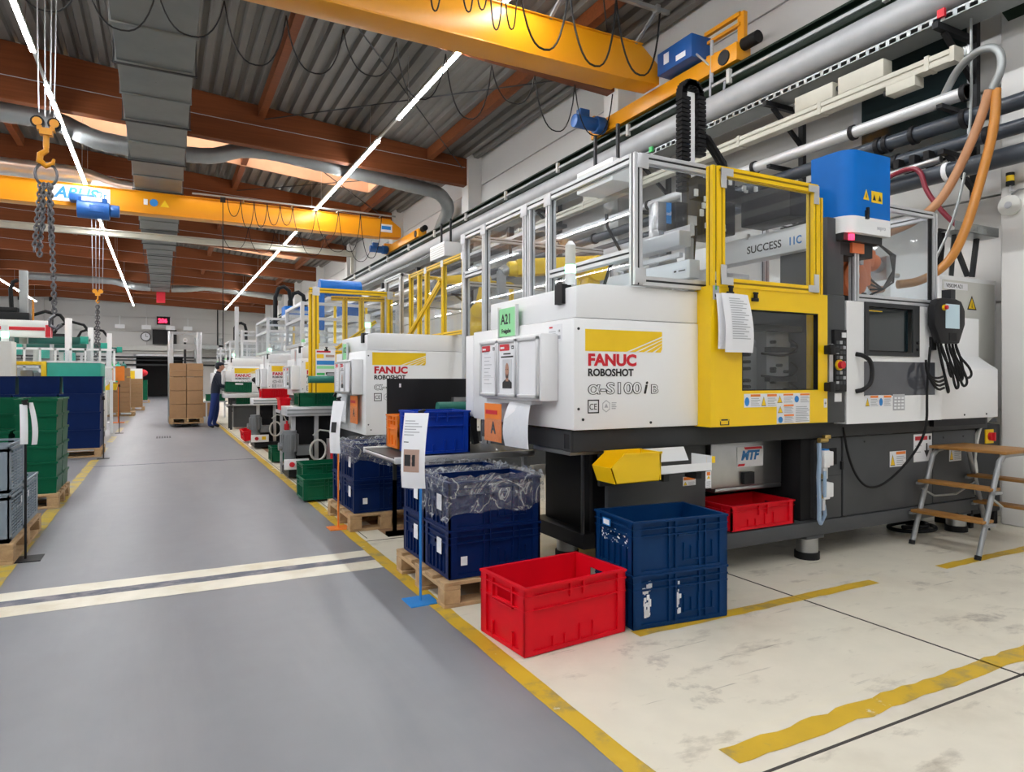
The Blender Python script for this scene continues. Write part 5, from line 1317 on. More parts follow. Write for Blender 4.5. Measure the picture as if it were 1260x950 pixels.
# small switch cabinet on the floor at the far right
sw = thing('switch_cabinet', 'dark grey switch cabinet on the floor behind the step ladder', 'cabinet', (6.36, 3.27, 0))
MB().box(-.24, -.02, .12, .18, .3, .88).build('body', M['darkgrey'], sw, bevel=.006)
for x_ in (-.24, .13): MB().box(x_, 0, 0, x_+.05, .3, .12).build('leg', M['black'], sw)
b = MB(); b.box(-.06, -.03, .72, .06, -.02, .84, 0); b.cyl((0, -.03, .78), (0, -.055, .78), .035, 14, 1); b.box(-.01, -.075, .745, .01, -.05, .815, 1)
b.build('isolator_switch', [M['yprint'], M['red']], sw)
MB().box(-.04, .0, .90, .17, .2, .93).box(.0, .1, .88, .12, .14, .90).build('shelf', M['machgrey'], sw)
b = MB(); b.box(.02, .02, .93, .15, .12, 1.0, 0); b.cyl((-.01, .06, .93), (-.01, .06, 1.0), .025, 12, 1); b.build('connector', [M['greyink'], M['oprint']], sw)
b = MB()
for k in range(4): b.tube([(.0+.04*k, .0, .97), (-.1+.03*k, -.04, .93), (-.24, -.06+.02*k, .8), (-.30+.02*k, -.06, .5), (-.26, -.05, .3+.05*k)], .009, 6, sm=2)
b.build('cable_loom', M['offwhite'], sw)
hose('coil of grey cable on the floor under the machine', [(5.75, 3.6, .02), (5.9, 3.45, .02), (5.7, 3.3, .02), (5.4, 3.4, .02), (5.45, 3.6, .02), (5.7, 3.62, .03), (5.86, 3.5, .04), (5.7, 3.36, .04), (5.48, 3.46, .04)], 'rubber', .016)
# teach pendant with its cables
tp = thing('teach_pendant', 'black teach pendant with pale screen hung on the white cover', 'pendant', (5.36, 3.03, 1.72))
b = MB(); b.prism([(-.17, .16), (-.21, .10), (-.21, -.03), (-.13, -.17), (.11, -.17), (.19, -.02), (.19, .09), (.14, .16), (.07, .175), (-.10, .175)], 'y', -.03, .03)
b.build('housing', M['black'], tp, bevel=.012)
sb = MB().box(-.075, -.036, -.055, .10, -.028, .13).build('screen', M['screen'], tp)
b = MB(); b.cyl((-.10, -.03, .10), (-.10, -.045, .10), .022, 14, 0); b.cyl((-.10, -.045, .10), (-.10, -.06, .10), .016, 14, 1); b.build('emergency_stop', [M['yprint'], M['red']], tp)
MB().box(-.03, -.034, -.15, .06, -.03, -.09).build('grip', M['rubber'], tp)
MB().box(.03, -.01, .17, .09, .06, .25).build('hook', M['darkgrey'], tp)
b = MB(); rnd = random.Random(2)
for k in range(6):
    x = -.14+.045*k*rnd.uniform(.8, 1.2); d = rnd.uniform(.20, .34)
    b.tube([(x, -.005, -.12), (x+.02, -.01, -.25), (x+.08+.02*k, -.02, -.2-d*.7), (x+.13+.015*k, -.02, -.2-d), (x+.11, -.02, -.22-d), (x+.06, -.015, -.15-d*.6), (x+.02, .0, -.18)], .010, 6, sm=2)
for k in range(4): b.tube([(-.24, .02, -.30-.02*k), (-.28, -.02, -.42), (-.18, -.03, -.44-.03*k), (-.06, -.01, -.42-.03*k)], .009, 6, sm=2)
b.build('cable_loops', M['rubber'], tp)
hose('long black cable hanging from the screen cover down over the grey base', [(5.19, 3.06, 1.52), (5.13, 3.05, 1.2), (5.12, 3.04, .9), (5.05, 3.1, .7), (4.85, 3.17, .5), (4.65, 3.18, .46), (4.50, 3.18, .55), (4.40, 3.18, .72), (4.36, 3.19, .93)], 'rubber', .009)
# parts bin and shelf on the base rail
yb = thing('parts_bin', 'yellow open fronted parts bin hooked under the base rail', 'bin', (2.17, 2.99, .70))
b = MB(); pr_ = [(0.03, 0), (.33, 0), (.35, .165), (.09, .165), (-.005, .09)]
b.prism(pr_, 'y', 0, .004); b.prism(pr_, 'y', .176, .18)
b.box(.03, 0, 0, .33, .18, .004); b.box(.335, 0, .005, .345, .18, .165); b.prism([(.03, 0), (.036, 0), (.003, .09), (-.005, .09)], 'y', 0, .18); b.box(.08, -.006, .155, .35, .002, .167); b.box(.08, .178, .155, .35, .186, .167)
b.build('shell', M['yellow'], yb); MB().box(.05, .03, .01, .1, .06, .05).build('label_slot', M['yellow'], yb)
sh = thing('bin_shelf', 'white sheet metal shelf beside the yellow parts bin', 'shelf', (2.505, 3.0, .73))
b = MB(); b.box(0, 0, 0, .40, .004, .05); b.box(0, 0, 0, .40, .17, .004); b.prism([(.0, .05), (.36, .05), (.32, .135), (.0, .135)], 'y', .15, .154); b.box(.40, .0, 0, .404, .17, .09)
b.build('tray', M['white'], sh)
for x_ in (.08, .33): MB().box(x_, .05, -.05, x_+.04, .15, 0).build('bracket', M['darkgrey'], sh)
plate(sh, (.35, -.004, -.10), .045, .10, [('oprint', (.2, .75, .8, .95)), ('yprint', [(.2, .55), (.8, .55), (.5, .75)])] + [('greyink', (.15, .05+.1*k, .85, .09+.1*k)) for k in range(4)], name='hanging_label')
plate(sh, (.40, .04, .04), .07, .04, [], name='yellow_label', base='yprint')
# air service unit
au = thing('air_service_unit', 'compressed air service unit with white valve blocks and blue hoses', 'valve', (4.07, 3.15, .3))
b = MB(); b.box(-.03, .03, 0, .03, .06, .55); b.build('mounting_rail', M['darkgrey'], au)
for z in (.36, .14): MB().box(0, -.03, z, .06, .03, z+.12).box(.06, -.02, z+.01, .11, .02, z+.11).build('valve_block', M['white'], au, bevel=.006)
MB().box(0, -.02, .28, .05, .02, .36).build('regulator', M['alu'], au, bevel=.005); MB().box(.0, -.015, .06, .03, .015, .14).build('regulator', M['alu'], au, bevel=.004)
MB().cyl((-.02, 0, .55), (.06, 0, .55), .018, 10).box(.03, -.012, .56, .09, .012, .585).build('brass_fitting', M['brass'], au)
for z in (.30, .16): MB().cyl((-.02, 0, z), (.01, 0, z), .02, 10).build('brass_fitting', M['brass'], au)
MB().box(.01, -.02, .44, .06, .02, .49).build('blue_knob', M['lblue'], au)
b = MB(); b.tube([(-.02, 0, .53), (-.04, -.02, .42), (-.05, -.02, .3), (-.03, -.01, .18), (-.03, -.01, .0), (.0, 0, -.03)], .015, 8); b.tube([(.0, -.03, .34), (-.01, -.04, .25), (0, -.03, .16)], .012, 8); b.tube([(.03, 0, .1), (.03, -.01, .03), (.03, .02, -.03)], .013, 8)
b.build('air_hose', M['bluehose'], au)
tag(link('parts_tray', kbox_mesh(.60, .38, .17, 'redbox', 'red', 'parts_tray'), None, (3.585, 3.40, .275)), 'red plastic tray inside the machine base below the steel hopper', 'tray')
# ---------------------------------------------------------------- step ladder
sl = thing('step_ladder', 'double sided step ladder with wooden treads and grey tube frame', 'ladder', (5.64, 2.925, 0))
for yy, dx in ((-.25, -.02), (.25, .03)):
    P = [(-.52+dx, yy, 0), (-.40+dx, yy, .30), (-.28+dx, yy, .60), (-.25+dx, yy, .675), (-.19+dx, yy, .715), (-.10+dx, yy, .725), (.10+dx, yy, .725), (.19+dx, yy, .715), (.25+dx, yy, .675), (.28+dx, yy, .60), (.40+dx, yy, .30), (.52+dx, yy, 0)]
    MB().tube(P, .019, 10).build('tube_frame', M['tubegrey'], sl)
    for s in (-1, 1): MB().cyl((s*.525+dx, yy, 0), (s*.515+dx, yy, .03), .022, 10).build('rubber_foot', M['rubber'], sl)
MB().box(-.23, -.275, .727, .25, .275, .75).build('top_tread', M['plank'], sl, bevel=.005)
for s in (-1, 1):
    for z, x in ((.47, .335), (.245, .425)):
        MB().box(s*x-.07-(.03 if s < 0 else -.03)*0, -.26, z, s*x+.07, .26, z+.022).build('tread', M['plank'], sl, bevel=.005)
        for yy in (-.27, .27): MB().box(s*x-.05, yy-.015, z-.02, s*x+.05, yy+.015, z).build('tread_bracket', M['tubegrey'], sl)
MB().tube([(-.36, .25, .42), (-.2, .25, .35), (.1, .25, .34), (.36, .25, .42)], .008, 6).build('spreader_chain', M['steel'], sl); MB().tube([(-.36, -.25, .42), (-.2, -.24, .34)], .008, 6).build('spreader_chain', M['steel'], sl)
# ---------------------------------------------------------------- documents on the aisle end of machine one
frame3(2.03, 4.11, 1.165, 1.525, 3, .265, True, 'the nearest machine', 1.908)
card_sign((2.022, 4.04, 1.56), 'A21', 'Freigabe', 'green number sign A21 on the end of the nearest machine', w=.24, h=.185)
pouch((1.93, 4.08, .81), .28, .29, 'clear pouch holding orange card A at the nearest machine', True, 0, letter='A')
pouch((1.945, 3.76, .83), .29, .32, 'clear pouch with white papers beside the orange card', False, 0, .05)
run('pouch_rail', 'thin bracket holding the document pouches at the nearest machine', 'rail', MB().box(1.935, 3.46, 1.125, 1.945, 4.08, 1.148).box(1.94, 3.5, 1.125, 2.03, 3.53, 1.148).box(1.94, 4.0, 1.125, 2.03, 4.03, 1.148), 'alu')
# ---------------------------------------------------------------- conveyor table between the first two machines
def convey(loc, L, W, label, z=.735):
    t = thing('conveyor_table', label, 'conveyor', loc)
    for y in (0, W-.03): MB().box(0, y, z-.045, L, y+.03, z).build('side_rail', M['alu'], t, bevel=.004)
    MB().box(.01, .03, z-.02, L-.01, W-.03, z-.01).build('belt', M['darkgrey'], t)
    MB().cyl((.02, .02, z-.03), (.02, W-.02, z-.03), .018, 10).build('end_roller', M['steel'], t)
    for x in (.5, L-.08):
        for y in (.03, W-.06): MB().box(x, y, 0, x+.035, y+.035, z-.045).build('leg', M['alu'], t)
    return t
convey((1.42, 4.46, 0), 1.1, .84, 'low conveyor table with aluminium edge carrying the royal blue box')
put(kbox('bl3', .44, .34, .31, 'bluebox3', 'red'), (1.79, 4.68, .737), 0, 'royal blue plastic box on the conveyor table')
ob = put(kbox('or', .30, .20, .26, 'orange', 'red'), (1.69, 5.10, .737), R(90), 'orange plastic box on the conveyor table behind the blue box'); card(ob, .0, -.101, .07, False, .8)
bp_ = thing('black_screen_panel', 'matt black panel standing behind the royal blue box', 'panel', (1.62, 5.30, .45))
MB().box(0, 0, .36, .80, .02, .83).build('panel', M['black'], bp_)
for x_ in (.05, .7): MB().box(x_, .0, 0, x_+.03, .02, .36).build('leg', M['darkgrey'], bp_); MB().box(.0, -.03, -.45, .8, .05, -.42).box(.05, 0, -.42, .08, .02, 0).box(.7, 0, -.42, .73, .02, 0).build('foot_frame', M['darkgrey'], bp_)
MB().box(.10, -.003, .76, .115, 0, .79).build('sticker', M['paper'], bp_)
def roller(loc, label, L=.30):
    t = thing('belt_roller', label, 'roller', loc)
    MB().cyl((0, 0, 0), (L, 0, 0), .045, 16).build('green_belt', M['belt'], t)
    MB().cyl((L, -.03, 0), (L+.04, -.03, 0), .06, 18).build('end_pulley', M['black'], t)
    MB().box(L-.1, .0, .045, L+.12, .05, .08).build('motor_plate', M['steel'], t)
    b = MB(); b.bar((L+.04, .02, 0), (L+.10, .02, -.30), .05); b.bar((L+.08, .02, -.05), (L-.02, .02, -.22), .03); b.build('support_arm', M['black'], t)
    return t
roller((1.93, 4.98, 1.05), 'green belt roller with black pulley behind the royal blue box', .24)
# ================================================================ THE OTHER MACHINES IN THE ROW
num = {2: 'second', 3: 'third', 4: 'fourth', 5: 'fifth', 6: 'sixth', 7: 'seventh'}
def other(k, x, y, zb=.99, w=1.08, dep=1.36, ls=.55, zt=1.82, sign=None, docs=True, door='yellow'):
    t = thing('moulding_machine', '%s white injection moulding machine along the right side of the aisle' % num[k], 'machine', (x, y, 0))
    zs = zt-.20
    cov = clamp_unit(t, zb, zs, zt, w, dep, ls, .075, zs-.02 if k == 2 else zs-.06, k < 6)
    b = MB(); b.box(.02, .04, zb-.12, 4.2, .12, zb); b.box(.02, dep-.15, zb-.12, 4.2, dep-.07, zb); b.box(.02, .12, zb-.12, .10, dep-.15, zb); b.build('base_rail', M['darkgrey'], t)
    b = MB(); b.box(.55, .30, .2, 1.15, dep-.1, zb-.12); b.box(.45, .25, .15, 1.2, dep-.05, .24); b.build('pedestal', M['machgrey'], t)
    MB().box(1.2, .08, .17, 4.08, dep-.1, zb-.12).build('base_panel', M['machgrey'], t)
    for fx, fy in ((.62, .45), (.62, dep-.25), (2.1, .2), (3.9, .2)): foot(t, fx, fy)
    d = MB(); z1 = zt+.02
    for q in ((w+.02, .985, w+.26, z1), (w+.96, .985, w+1.06, z1), (w+.26, .985, w+.96, 1.2), (w+.26, 1.7, w+.96, z1)): d.box(q[0], -.08, min(q[1], zb) if q[1] == .985 else q[1], q[2], -.03, q[3])
    dd = d.build('safety_door', M[door], t); MB().box(w+.25, -.06, 1.19, w+.97, -.05, 1.71).build('pane', M['smoke'], dd)
    MB().box(w+1.08, -.04, zb, w+1.28, dep-.3, zt).build('control_column', M['machgrey'], t)
    MB().prism([(w+1.30, zb), (4.2, zb), (4.2, 1.38), (3.5, 1.8), (w+1.30, 1.8)], 'y', -.04, dep-.3).build('injection_cover', M['white'], t, bevel=.01)
    b = MB(); b.cyl((.06, .13, zt), (.06, .13, zt+.07), .030, 12, 0); b.cyl((.06, .13, zt+.07), (.06, .13, zt+.12), .031, 12, 1); b.cyl((.06, .13, zt+.12), (.06, .13, zt+.22), .030, 12, 2)
    b.build('signal_light', [M['white'], M['green_lamp'] if k in (2, 4, 5) else M['gprint'], M['offwhite']], t)
    if docs:
        doc_box(t, .10, .88, 1.10, 1.50, .13)
        nmk = 'the %s machine' % num[k]
        frame3(x, y+.86, 1.115, 1.485, 3 if k == 2 else 2, .25 if k == 2 else .32, k < 4, nmk, x-.142)
    return t
other(2, 2.03, 7.46, .64, 1.45, 1.45, .64, 1.80)
card_sign((2.022, 8.45, 1.52), 'A22', None, 'green number sign above the frames of the second machine', w=.2, h=.19)
pouch((1.99, 7.95, .70), .36, .36, 'clear pouch holding tilted orange card A at the second machine', True, 0, letter='A')
pouch((1.985, 8.55, .72), .45, .38, 'clear pouch with white papers at the second machine', False, 0, .04)
other(3, 2.03, 11.45); other(4, 2.03, 15.35); other(5, 1.62, 19.2, zb=.80, ls=.62, w=1.3); other(6, 1.75, 23.4); other(7, 1.8, 27.6)
b = MB().box(0, -.09, 0, .004, 0, .32)
for k, (x, y, z) in ((3, (2.0, 11.75, 1.50)), (4, (2.0, 15.65, 1.52))):
    s_ = card_sign((x, y, z), None, None, 'narrow red and white slip above the frames of the %s machine' % num[k], 'paper', .07, .26)
    plate(s_, (-.0125, -.01, .08), .05, .16, [], 'x', 'red_print', 'red')
# yellow guard with sloping brace above the second machine
g2 = thing('guard_enclosure', 'yellow guard fence with sloping braces above the second machine', 'guard', (3.13, 6.9, 0))
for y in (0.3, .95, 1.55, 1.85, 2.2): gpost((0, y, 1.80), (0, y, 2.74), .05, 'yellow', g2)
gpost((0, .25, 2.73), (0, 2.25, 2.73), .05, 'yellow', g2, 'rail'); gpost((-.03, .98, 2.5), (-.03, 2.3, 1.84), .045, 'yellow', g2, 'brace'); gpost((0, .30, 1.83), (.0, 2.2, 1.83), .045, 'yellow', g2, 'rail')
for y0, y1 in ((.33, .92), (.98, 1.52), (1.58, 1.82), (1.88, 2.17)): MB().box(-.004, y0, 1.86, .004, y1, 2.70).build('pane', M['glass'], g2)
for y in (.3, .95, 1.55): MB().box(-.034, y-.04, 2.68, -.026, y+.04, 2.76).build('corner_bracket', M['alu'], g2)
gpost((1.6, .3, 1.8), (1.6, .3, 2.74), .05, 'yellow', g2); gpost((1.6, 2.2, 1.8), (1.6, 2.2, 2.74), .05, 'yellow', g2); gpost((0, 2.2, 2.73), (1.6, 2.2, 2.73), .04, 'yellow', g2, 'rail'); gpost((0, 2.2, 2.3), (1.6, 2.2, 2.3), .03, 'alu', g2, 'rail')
e3 = thing('guard_enclosure', 'aluminium guard posts behind the yellow fence of the second machine', 'guard', (3.05, 9.25, 0))
for y in (.05, .75): gpost((0, y, 1.0), (0, y, 2.78), .05, 'alu', e3)
gpost((0, 0, 2.77), (0, .8, 2.77), .05, 'alu', e3, 'rail'); gpost((0, .05, 2.77), (1.5, .05, 2.77), .04, 'alu', e3, 'rail')
MB().box(-.004, .09, 1.05, .004, .71, 2.73).build('pane', M['glass'], e3)
def robot6(loc, label, m='yellow', s=1, rz=0):
    t = thing('articulated_robot', label, 'robot', loc, rz)
    b = MB(); b.cyl((0, 0, 0), (0, 0, .25*s), .17*s, 18); b.cyl((0, 0, .25*s), (0, 0, .42*s), .13*s, 18); b.build('base', M[m], t, bevel=.01)
    b = MB(); b.cyl((0, -.16*s, .45*s), (0, .16*s, .45*s), .13*s, 18); b.bar((0, 0, .45*s), (-.12*s, 0, 1.0*s), .16*s, .13*s); b.cyl((-.12*s, -.14*s, 1.0*s), (-.12*s, .14*s, 1.0*s), .12*s, 18); b.build('upper_arm', M[m], t, bevel=.012)
    b = MB(); b.bar((-.2*s, 0, 1.06*s), (.65*s, 0, .98*s), .15*s, .15*s); b.cyl((.62*s, 0, .98*s), (.72*s, 0, .97*s), .07*s, 14); b.build('forearm', M[m], t, bevel=.02)
    b = MB(); b.cyl((.72*s, 0, .97*s), (.78*s, 0, .93*s), .05*s, 12); b.bar((.78*s, 0, .95*s), (.78*s, 0, .70*s), .07*s); b.build('gripper', M['steel'], t)
    b = MB(); b.tube([(-.1*s, -.12*s, .5*s), (-.25*s, -.14*s, .8*s), (-.2*s, -.12*s, 1.15*s), (.2*s, -.1*s, 1.12*s), (.6*s, -.08*s, 1.05*s)], .018*s, 6); b.build('cable_loom', M['rubber'], t)
    return t
robot6((3.75, 8.2, 1.85), 'yellow robot arm behind the yellow fence of the second machine', 'yellow', .75, R(160))
robot6((3.3, 5.0, 1.30), 'yellow robot arm inside the aluminium guard behind the nearest machine', 'yellow', .95, R(170))
tag(MB().cyl((3.3, 5.0, 0), (3.3, 5.0, 1.30), .15, 18).box(3.05, 4.75, 0, 3.55, 5.25, .04).build('robot_pedestal', M['yellow']), 'yellow round pedestal carrying the robot arm behind the nearest machine', 'pedestal')
# yellow guard cell before the third machine
g3 = thing('guard_cell', 'yellow guard cell with clear upper panes before the third machine', 'guard', (1.93, 9.9, 0))
for x in (.03, 1.13):
    for y in (0, .30): gpost((x, y, .0 if y else .8), (x, y, 2.58), .07, 'yellow', g3)
for p, q in (((-.06, 0, 2.56), (1.2, 0, 2.56)), ((.03, 0, 1.66), (1.13, 0, 1.66)), ((.03, 0, 2.56), (.03, .30, 2.56)), ((1.13, 0, 2.56), (1.13, .30, 2.56)), ((.5, .2, 1.7), (.5, .2, 2.5)), ((.75, .2, 1.7), (.75, .2, 2.5)), ((.30, .2, 2.48), (1.13, .2, 2.5))): gpost(p, q, .06, 'yellow', g3, 'rail')
MB().box(.02, -.03, 1.02, 1.14, .0, 1.64).build('lower_panel', M['yellow'], g3, bevel=.006)
MB().box(.07, -.004, 1.70, 1.10, .004, 2.52).build('pane', M['glass'], g3)
MB().box(.0, .1, 0, .06, .35, .8).box(1.1, .1, 0, 1.16, .35, .8).box(.0, .1, .8, 1.16, .35, .86).build('base_frame', M['darkgrey'], g3)
for x in (.03, 1.13): MB().box(x-.05, -.045, 2.48, x+.05, -.036, 2.6).build('corner_bracket', M['alu'], g3)
gpost((.35, .12, 1.72), (.95, .12, 2.15), .045, 'yellow', g3, 'brace')
hs_ = hang_sheet('paper_sheet', 'sheet with coloured bars clipped to the yellow cell panel', (2.09, 9.85, 1.70), .28, .42, 0, .01, [('red_bar', .05, .04, .75, .10, 'red'), ('bar', .05, .16, .4, .30, 'yprint'), ('bar', .5, .18, .95, .26, 'oprint2'), ('bar', .05, .38, .95, .52, 'lblue'), ('bar', .05, .56, .95, .66, 'gprint'), ('bar', .05, .8, .45, .88, 'green2'), ('bar', .5, .78, .95, .86, 'ink')])
clip((2.10, 9.842, 1.68), 'black bulldog clip on the yellow cell panel')
roller((1.62, 8.62, 1.27), 'green belt roller with black arm in front of the yellow guard cell', .34)
b = MB(); b.box(1.95, 8.6, .02, 2.0, 8.66, 1.0); b.box(1.85, 8.55, 0, 2.1, 8.75, .02); tag(b.build('support_post', M['black']), 'black post carrying the green belt roller at the second machine', 'post')
# robots, pipes and frames above the farther machines
def white_guard(x, y, w, d, z0, z1, label, mid=None, mm='alu'):
    t = thing('guard_enclosure', label, 'guard', (x, y, 0))
    for xx in (0, w):
        for yy in (0, d): MB().box(xx-.03, yy-.03, z0, xx+.03, yy+.03, z1).build('post', M['alu'], t)
    for z in (z1-.03, (z0+z1)/2+.1, z0+.04):
        for p, q in (((0, 0), (w, 0)), ((0, 0), (0, d)), ((0, d), (w, d)), ((w, 0), (w, d))):
            MB().bar((p[0], p[1], z), (q[0], q[1], z), .05).build('rail', M['alu'], t)
    for xx in (w*.33, w*.66): MB().box(xx-.02, -.02, z0, xx+.02, .02, z1).build('post', M[mm], t)
    MB().box(.03, -.004, z0+.06, w-.03, .004, z1-.06).build('pane', M['glass'], t); MB().box(-.004, .03, z0+.06, .004, d-.03, z1-.06).build('pane', M['glass'], t)
    return t
white_guard(2.15, 12.0, 1.7, 1.6, 1.84, 2.62, 'aluminium guard above the third machine', mm='yellow')
white_guard(2.1, 15.9, 1.7, 1.9, 1.84, 2.66, 'aluminium guard above the fourth machine', mm='yellow')
white_guard(1.95, 19.9, 1.6, 1.7, 1.84, 2.62, 'aluminium guard above the fifth machine')
white_guard(2.0, 24.2, 1.6, 1.6, 1.84, 2.55, 'aluminium guard above the sixth machine')
white_guard(2.0, 28.3, 1.6, 1.6, 1.84, 2.5, 'aluminium guard above the seventh machine')
def blue_cover(loc, label, d=(.5, .5, .35)):
    t = thing('robot_cover', label, 'cover', loc)
    MB().prism(rr(0, 0, d[0], d[1], .08, 4), 'z', .06, d[2]).build('blue_shell', M['skyblue'], t); MB().box(0, 0, 0, d[0], d[1], .06).build('white_band', M['white'], t)
blue_cover((2.85, 12.1, 2.36), 'blue robot cover above the third machine behind the yellow cell', (.35, .35, .28))
blue_cover((2.5, 16.1, 2.70), 'low blue robot cover on the guard of the fourth machine', (.8, .5, .26))
b = MB(); b.cyl((2.62, 12.9, 3.0), (3.4, 12.9, 3.0), .16, 18); b.box(2.55, 12.8, 2.2, 2.7, 13.0, 3.0); tag(b.build('blue_robot_axis', M['skyblue']), 'blue tubular robot axis over the third machine', 'robot')
for i, (x, y, h) in enumerate(((2.4, 16.9, .9), (2.75, 17.0, .8), (2.2, 24.8, .6))):
    b = MB(); b.tube([(x, y, 2.6), (x, y, 2.6+h*.7), (x+.08, y, 2.6+h*.95), (x+.2, y, 2.6+h), (x+.32, y, 2.6+h*.9), (x+.36, y, 2.6+h*.6), (x+.36, y, 2.6)], .05, 8)
    tag(b.build('cable_loop', M['rubber']), 'black robot cable loop arching above the %s' % ('fourth machine guard, left', 'fourth machine guard, right', 'sixth machine guard')[i], 'cable')
tag(MB().box(1.80, 20.25, 1.82, 1.90, 20.35, 3.3).build('robot_axis', M['alu']), 'tall aluminium vertical robot axis rising from the fifth machine', 'robot')
for i, (x, y, z) in enumerate(((5.65, 10.9, 4.0), (5.65, 12.8, 4.0), (5.65, 15.9, 4.0), (5.65, 18.9, 4.0))):
    b = MB(); b.cyl((x, y, z-.5), (x, y, z), .03, 8); b.box(x-.05, y-.05, z-.12, x+.05, y+.05, z+.05); tag(b.build('tap_post', M['black']), 'black tap-off post on the wall tray, %s from the camera' % ['first', 'second', 'third', 'fourth'][i], 'post')
o = run('wall_tray', 'dark cable tray with pale edge above the second to fourth machines', 'cable tray', MB().box(5.55, 9.2, 3.72, 5.80, 30, 3.78), 'darkgrey'); MB().box(5.54, 9.2, 3.78, 5.56, 30, 3.83).build('pale_edge', M['alu'], o)
# ---------------------------------------------------------------- pump units with boxes beside the third and fourth machines
def pump_unit(loc, label, boxlab, boxm, sc=1.0, wht=False):
    t = thing('pump_station', label, 'pump', loc)
    MB().box(.0, 0, 0.03, .75, .62, .12).build('skid', M['black'], t)
    tp_ = MB().box(-.02, 0, .80, .72, .50, .92).build('table_top', M['white'] if wht else M['alu'], t, bevel=.006)
    MB().box(-.02, -.006, .82, .72, 0, .84).box(-.02, -.006, .87, .72, 0, .89).build('groove', M['galv'], tp_)
    for x in (.05, .34, .62): MB().box(x, .1, .12, x+.05, .15, .80).build('leg', M['alu'], t)
    b = MB(); b.cyl((.02, .05, .35), (.02, .05, .58), .10, 18); b.cyl((.02, .05, .58), (.02, .05, .62), .085, 18)
    for k in range(12): a = k*math.pi/6; b.bar((.02+.105*math.cos(a), .05+.105*math.sin(a), .36), (.02+.105*math.cos(a), .05+.105*math.sin(a), .57), .012)
    b.cyl((-.12, .05, .42), (-.02, .05, .42), .05, 12); b.cyl((.02, .05, .25), (.02, .05, .35), .07, 16); b.box(.1, .0, .3, .3, .2, .42)
    b.build('motor', M['motorgrey'], t)
    sb_ = MB().box(-.06, -.05, .13, .24, -.01, .26).build('switch_box', M['white'], t, bevel=.004)
    b = MB(); b.cyl((.03, -.05, .195), (.03, -.075, .195), .032, 14); b.build('emergency_stop', M['red'], sb_); MB().box(.12, -.052, .17, .19, -.05, .23).build('label', M['yprint'], sb_)
    b = MB(); b.tube([(.36+.10*math.cos(a), -.02, .36+.13*math.sin(a)) for a in [k*math.pi/8 for k in range(16)]], .016, 6, closed=True); b.tube([(.3, 0, .55), (.38, -.03, .62), (.5, -.03, .6), (.55, -.01, .5)], .012, 6)
    b.build('hose_ring', M['offwhite'], t)
    b = MB(); b.cyl((.56, -.02, .24), (.56, -.02, .44), .045, 14); b.cyl((.56, -.02, .44), (.56, -.02, .50), .02, 10); b.build('red_cylinder', M['red'], t)
    MB().box(.48, .02, .14, .64, .04, .5).build('back_plate', M['alu'], t)
    b = MB(); b.box(.12, .22, .12, .74, .60, .78); b.build('dark_housing', M['black'], t)
    put(kbox('pb', .55, .40, .17, boxm), (loc[0]+.40, loc[1]+.22, .922), 0, boxlab)
    return t
pump_unit((1.42, 8.85, 0), 'vacuum pump station with aluminium table by the second machine', 'dark green box on the aluminium pump table', 'greenbox')
put(kbox('rs', .15, .30, .16, 'redbox', fine=False), (1.46, 9.52, .86), 0, 'small red box at the left rear of the pump table'); 
tag(MB().box(1.38, 9.36, .82, 1.72, 9.70, .86).box(1.4, 9.4, 0, 1.43, 9.43, .82).box(1.65, 9.6, 0, 1.68, 9.63, .82).build('side_table', M['alu']), 'small aluminium side table carrying the red box', 'table')
pump_unit((1.48, 12.95, 0), 'second pump station with white table by the third machine', 'red box on the white pump table', 'redbox', wht=True)
# ---------------------------------------------------------------- work table and person at the fifth machine
wt = thing('work_table', 'aluminium work table with tilted top before the fifth machine', 'table', (1.40, 18.05, 0))
MB().box(-.05, 0, .80, 1.0, .7, .90).build('table_top', M['alu'], wt, bevel=.006); MB().box(.2, .25, .05, .95, .6, .58).build('dark_housing', M['machgrey'], wt); MB().box(.02, .1, .60, .95, .6, .63).build('lower_shelf', M['alu'], wt)
for x in (.1, .9):
    for y in (.1, .6): MB().box(x, y, 0, x+.05, y+.05, .8).build('leg', M['darkgrey'], wt)
o = put(kbox('gw', .62, .40, .26, 'greenbox'), (1.70, 18.30, .93), 0, 'green box with white label tilted on the work table'); o.rotation_euler = (R(-3), R(2), 0)
c_ = MB().box(-.09, -.203, .19, .09, -.199, .225).build('label_card', M['paper'], o); c_['label'] = 'white label'
put(kbox('gw2', .40, .30, .26, 'greenbox'), (1.85, 18.40, .63), 0, 'green box on the lower shelf of the work table')
tag(MB().ell((2.12, 18.3, 1.25), (.10, .10, .07)).tube([(2.12, 18.3, 1.2), (2.2, 18.3, 1.05), (2.25, 18.3, .9)], .035, 8).build('desk_lamp', M['black']), 'black swivel lamp on the work table at the fifth machine', 'lamp')
pallet(.6, .5, 'small wooden pallet under the work table', (2.0, 19.2, 0))
put(kgf, (1.55, 24.2, .55), 0, 'green box on a stand beyond the person'); tag(MB().box(1.2, 24.0, .50, 1.9, 24.4, .55).box(1.25, 24.05, 0, 1.3, 24.1, .5).box(1.8, 24.05, 0, 1.85, 24.1, .5).build('box_stand', M['alu']), 'low stand beyond the person carrying a green box', 'stand')
carton((1.30, 25.2, .0), (.45, .5, .48), 'brown carton on the floor beyond the person', None)
tag(MB().prism([(0, 0), (.2, 0), (.23, .12), (.08, .12), (0, .07)], 'y', 0, .2).box(.08, .08, -.72, .12, .12, .0).build('parts_bin', M['yellow'], None, (2.05, 17.0, .72)), 'small yellow bin at the corner of the fourth machine', 'bin')
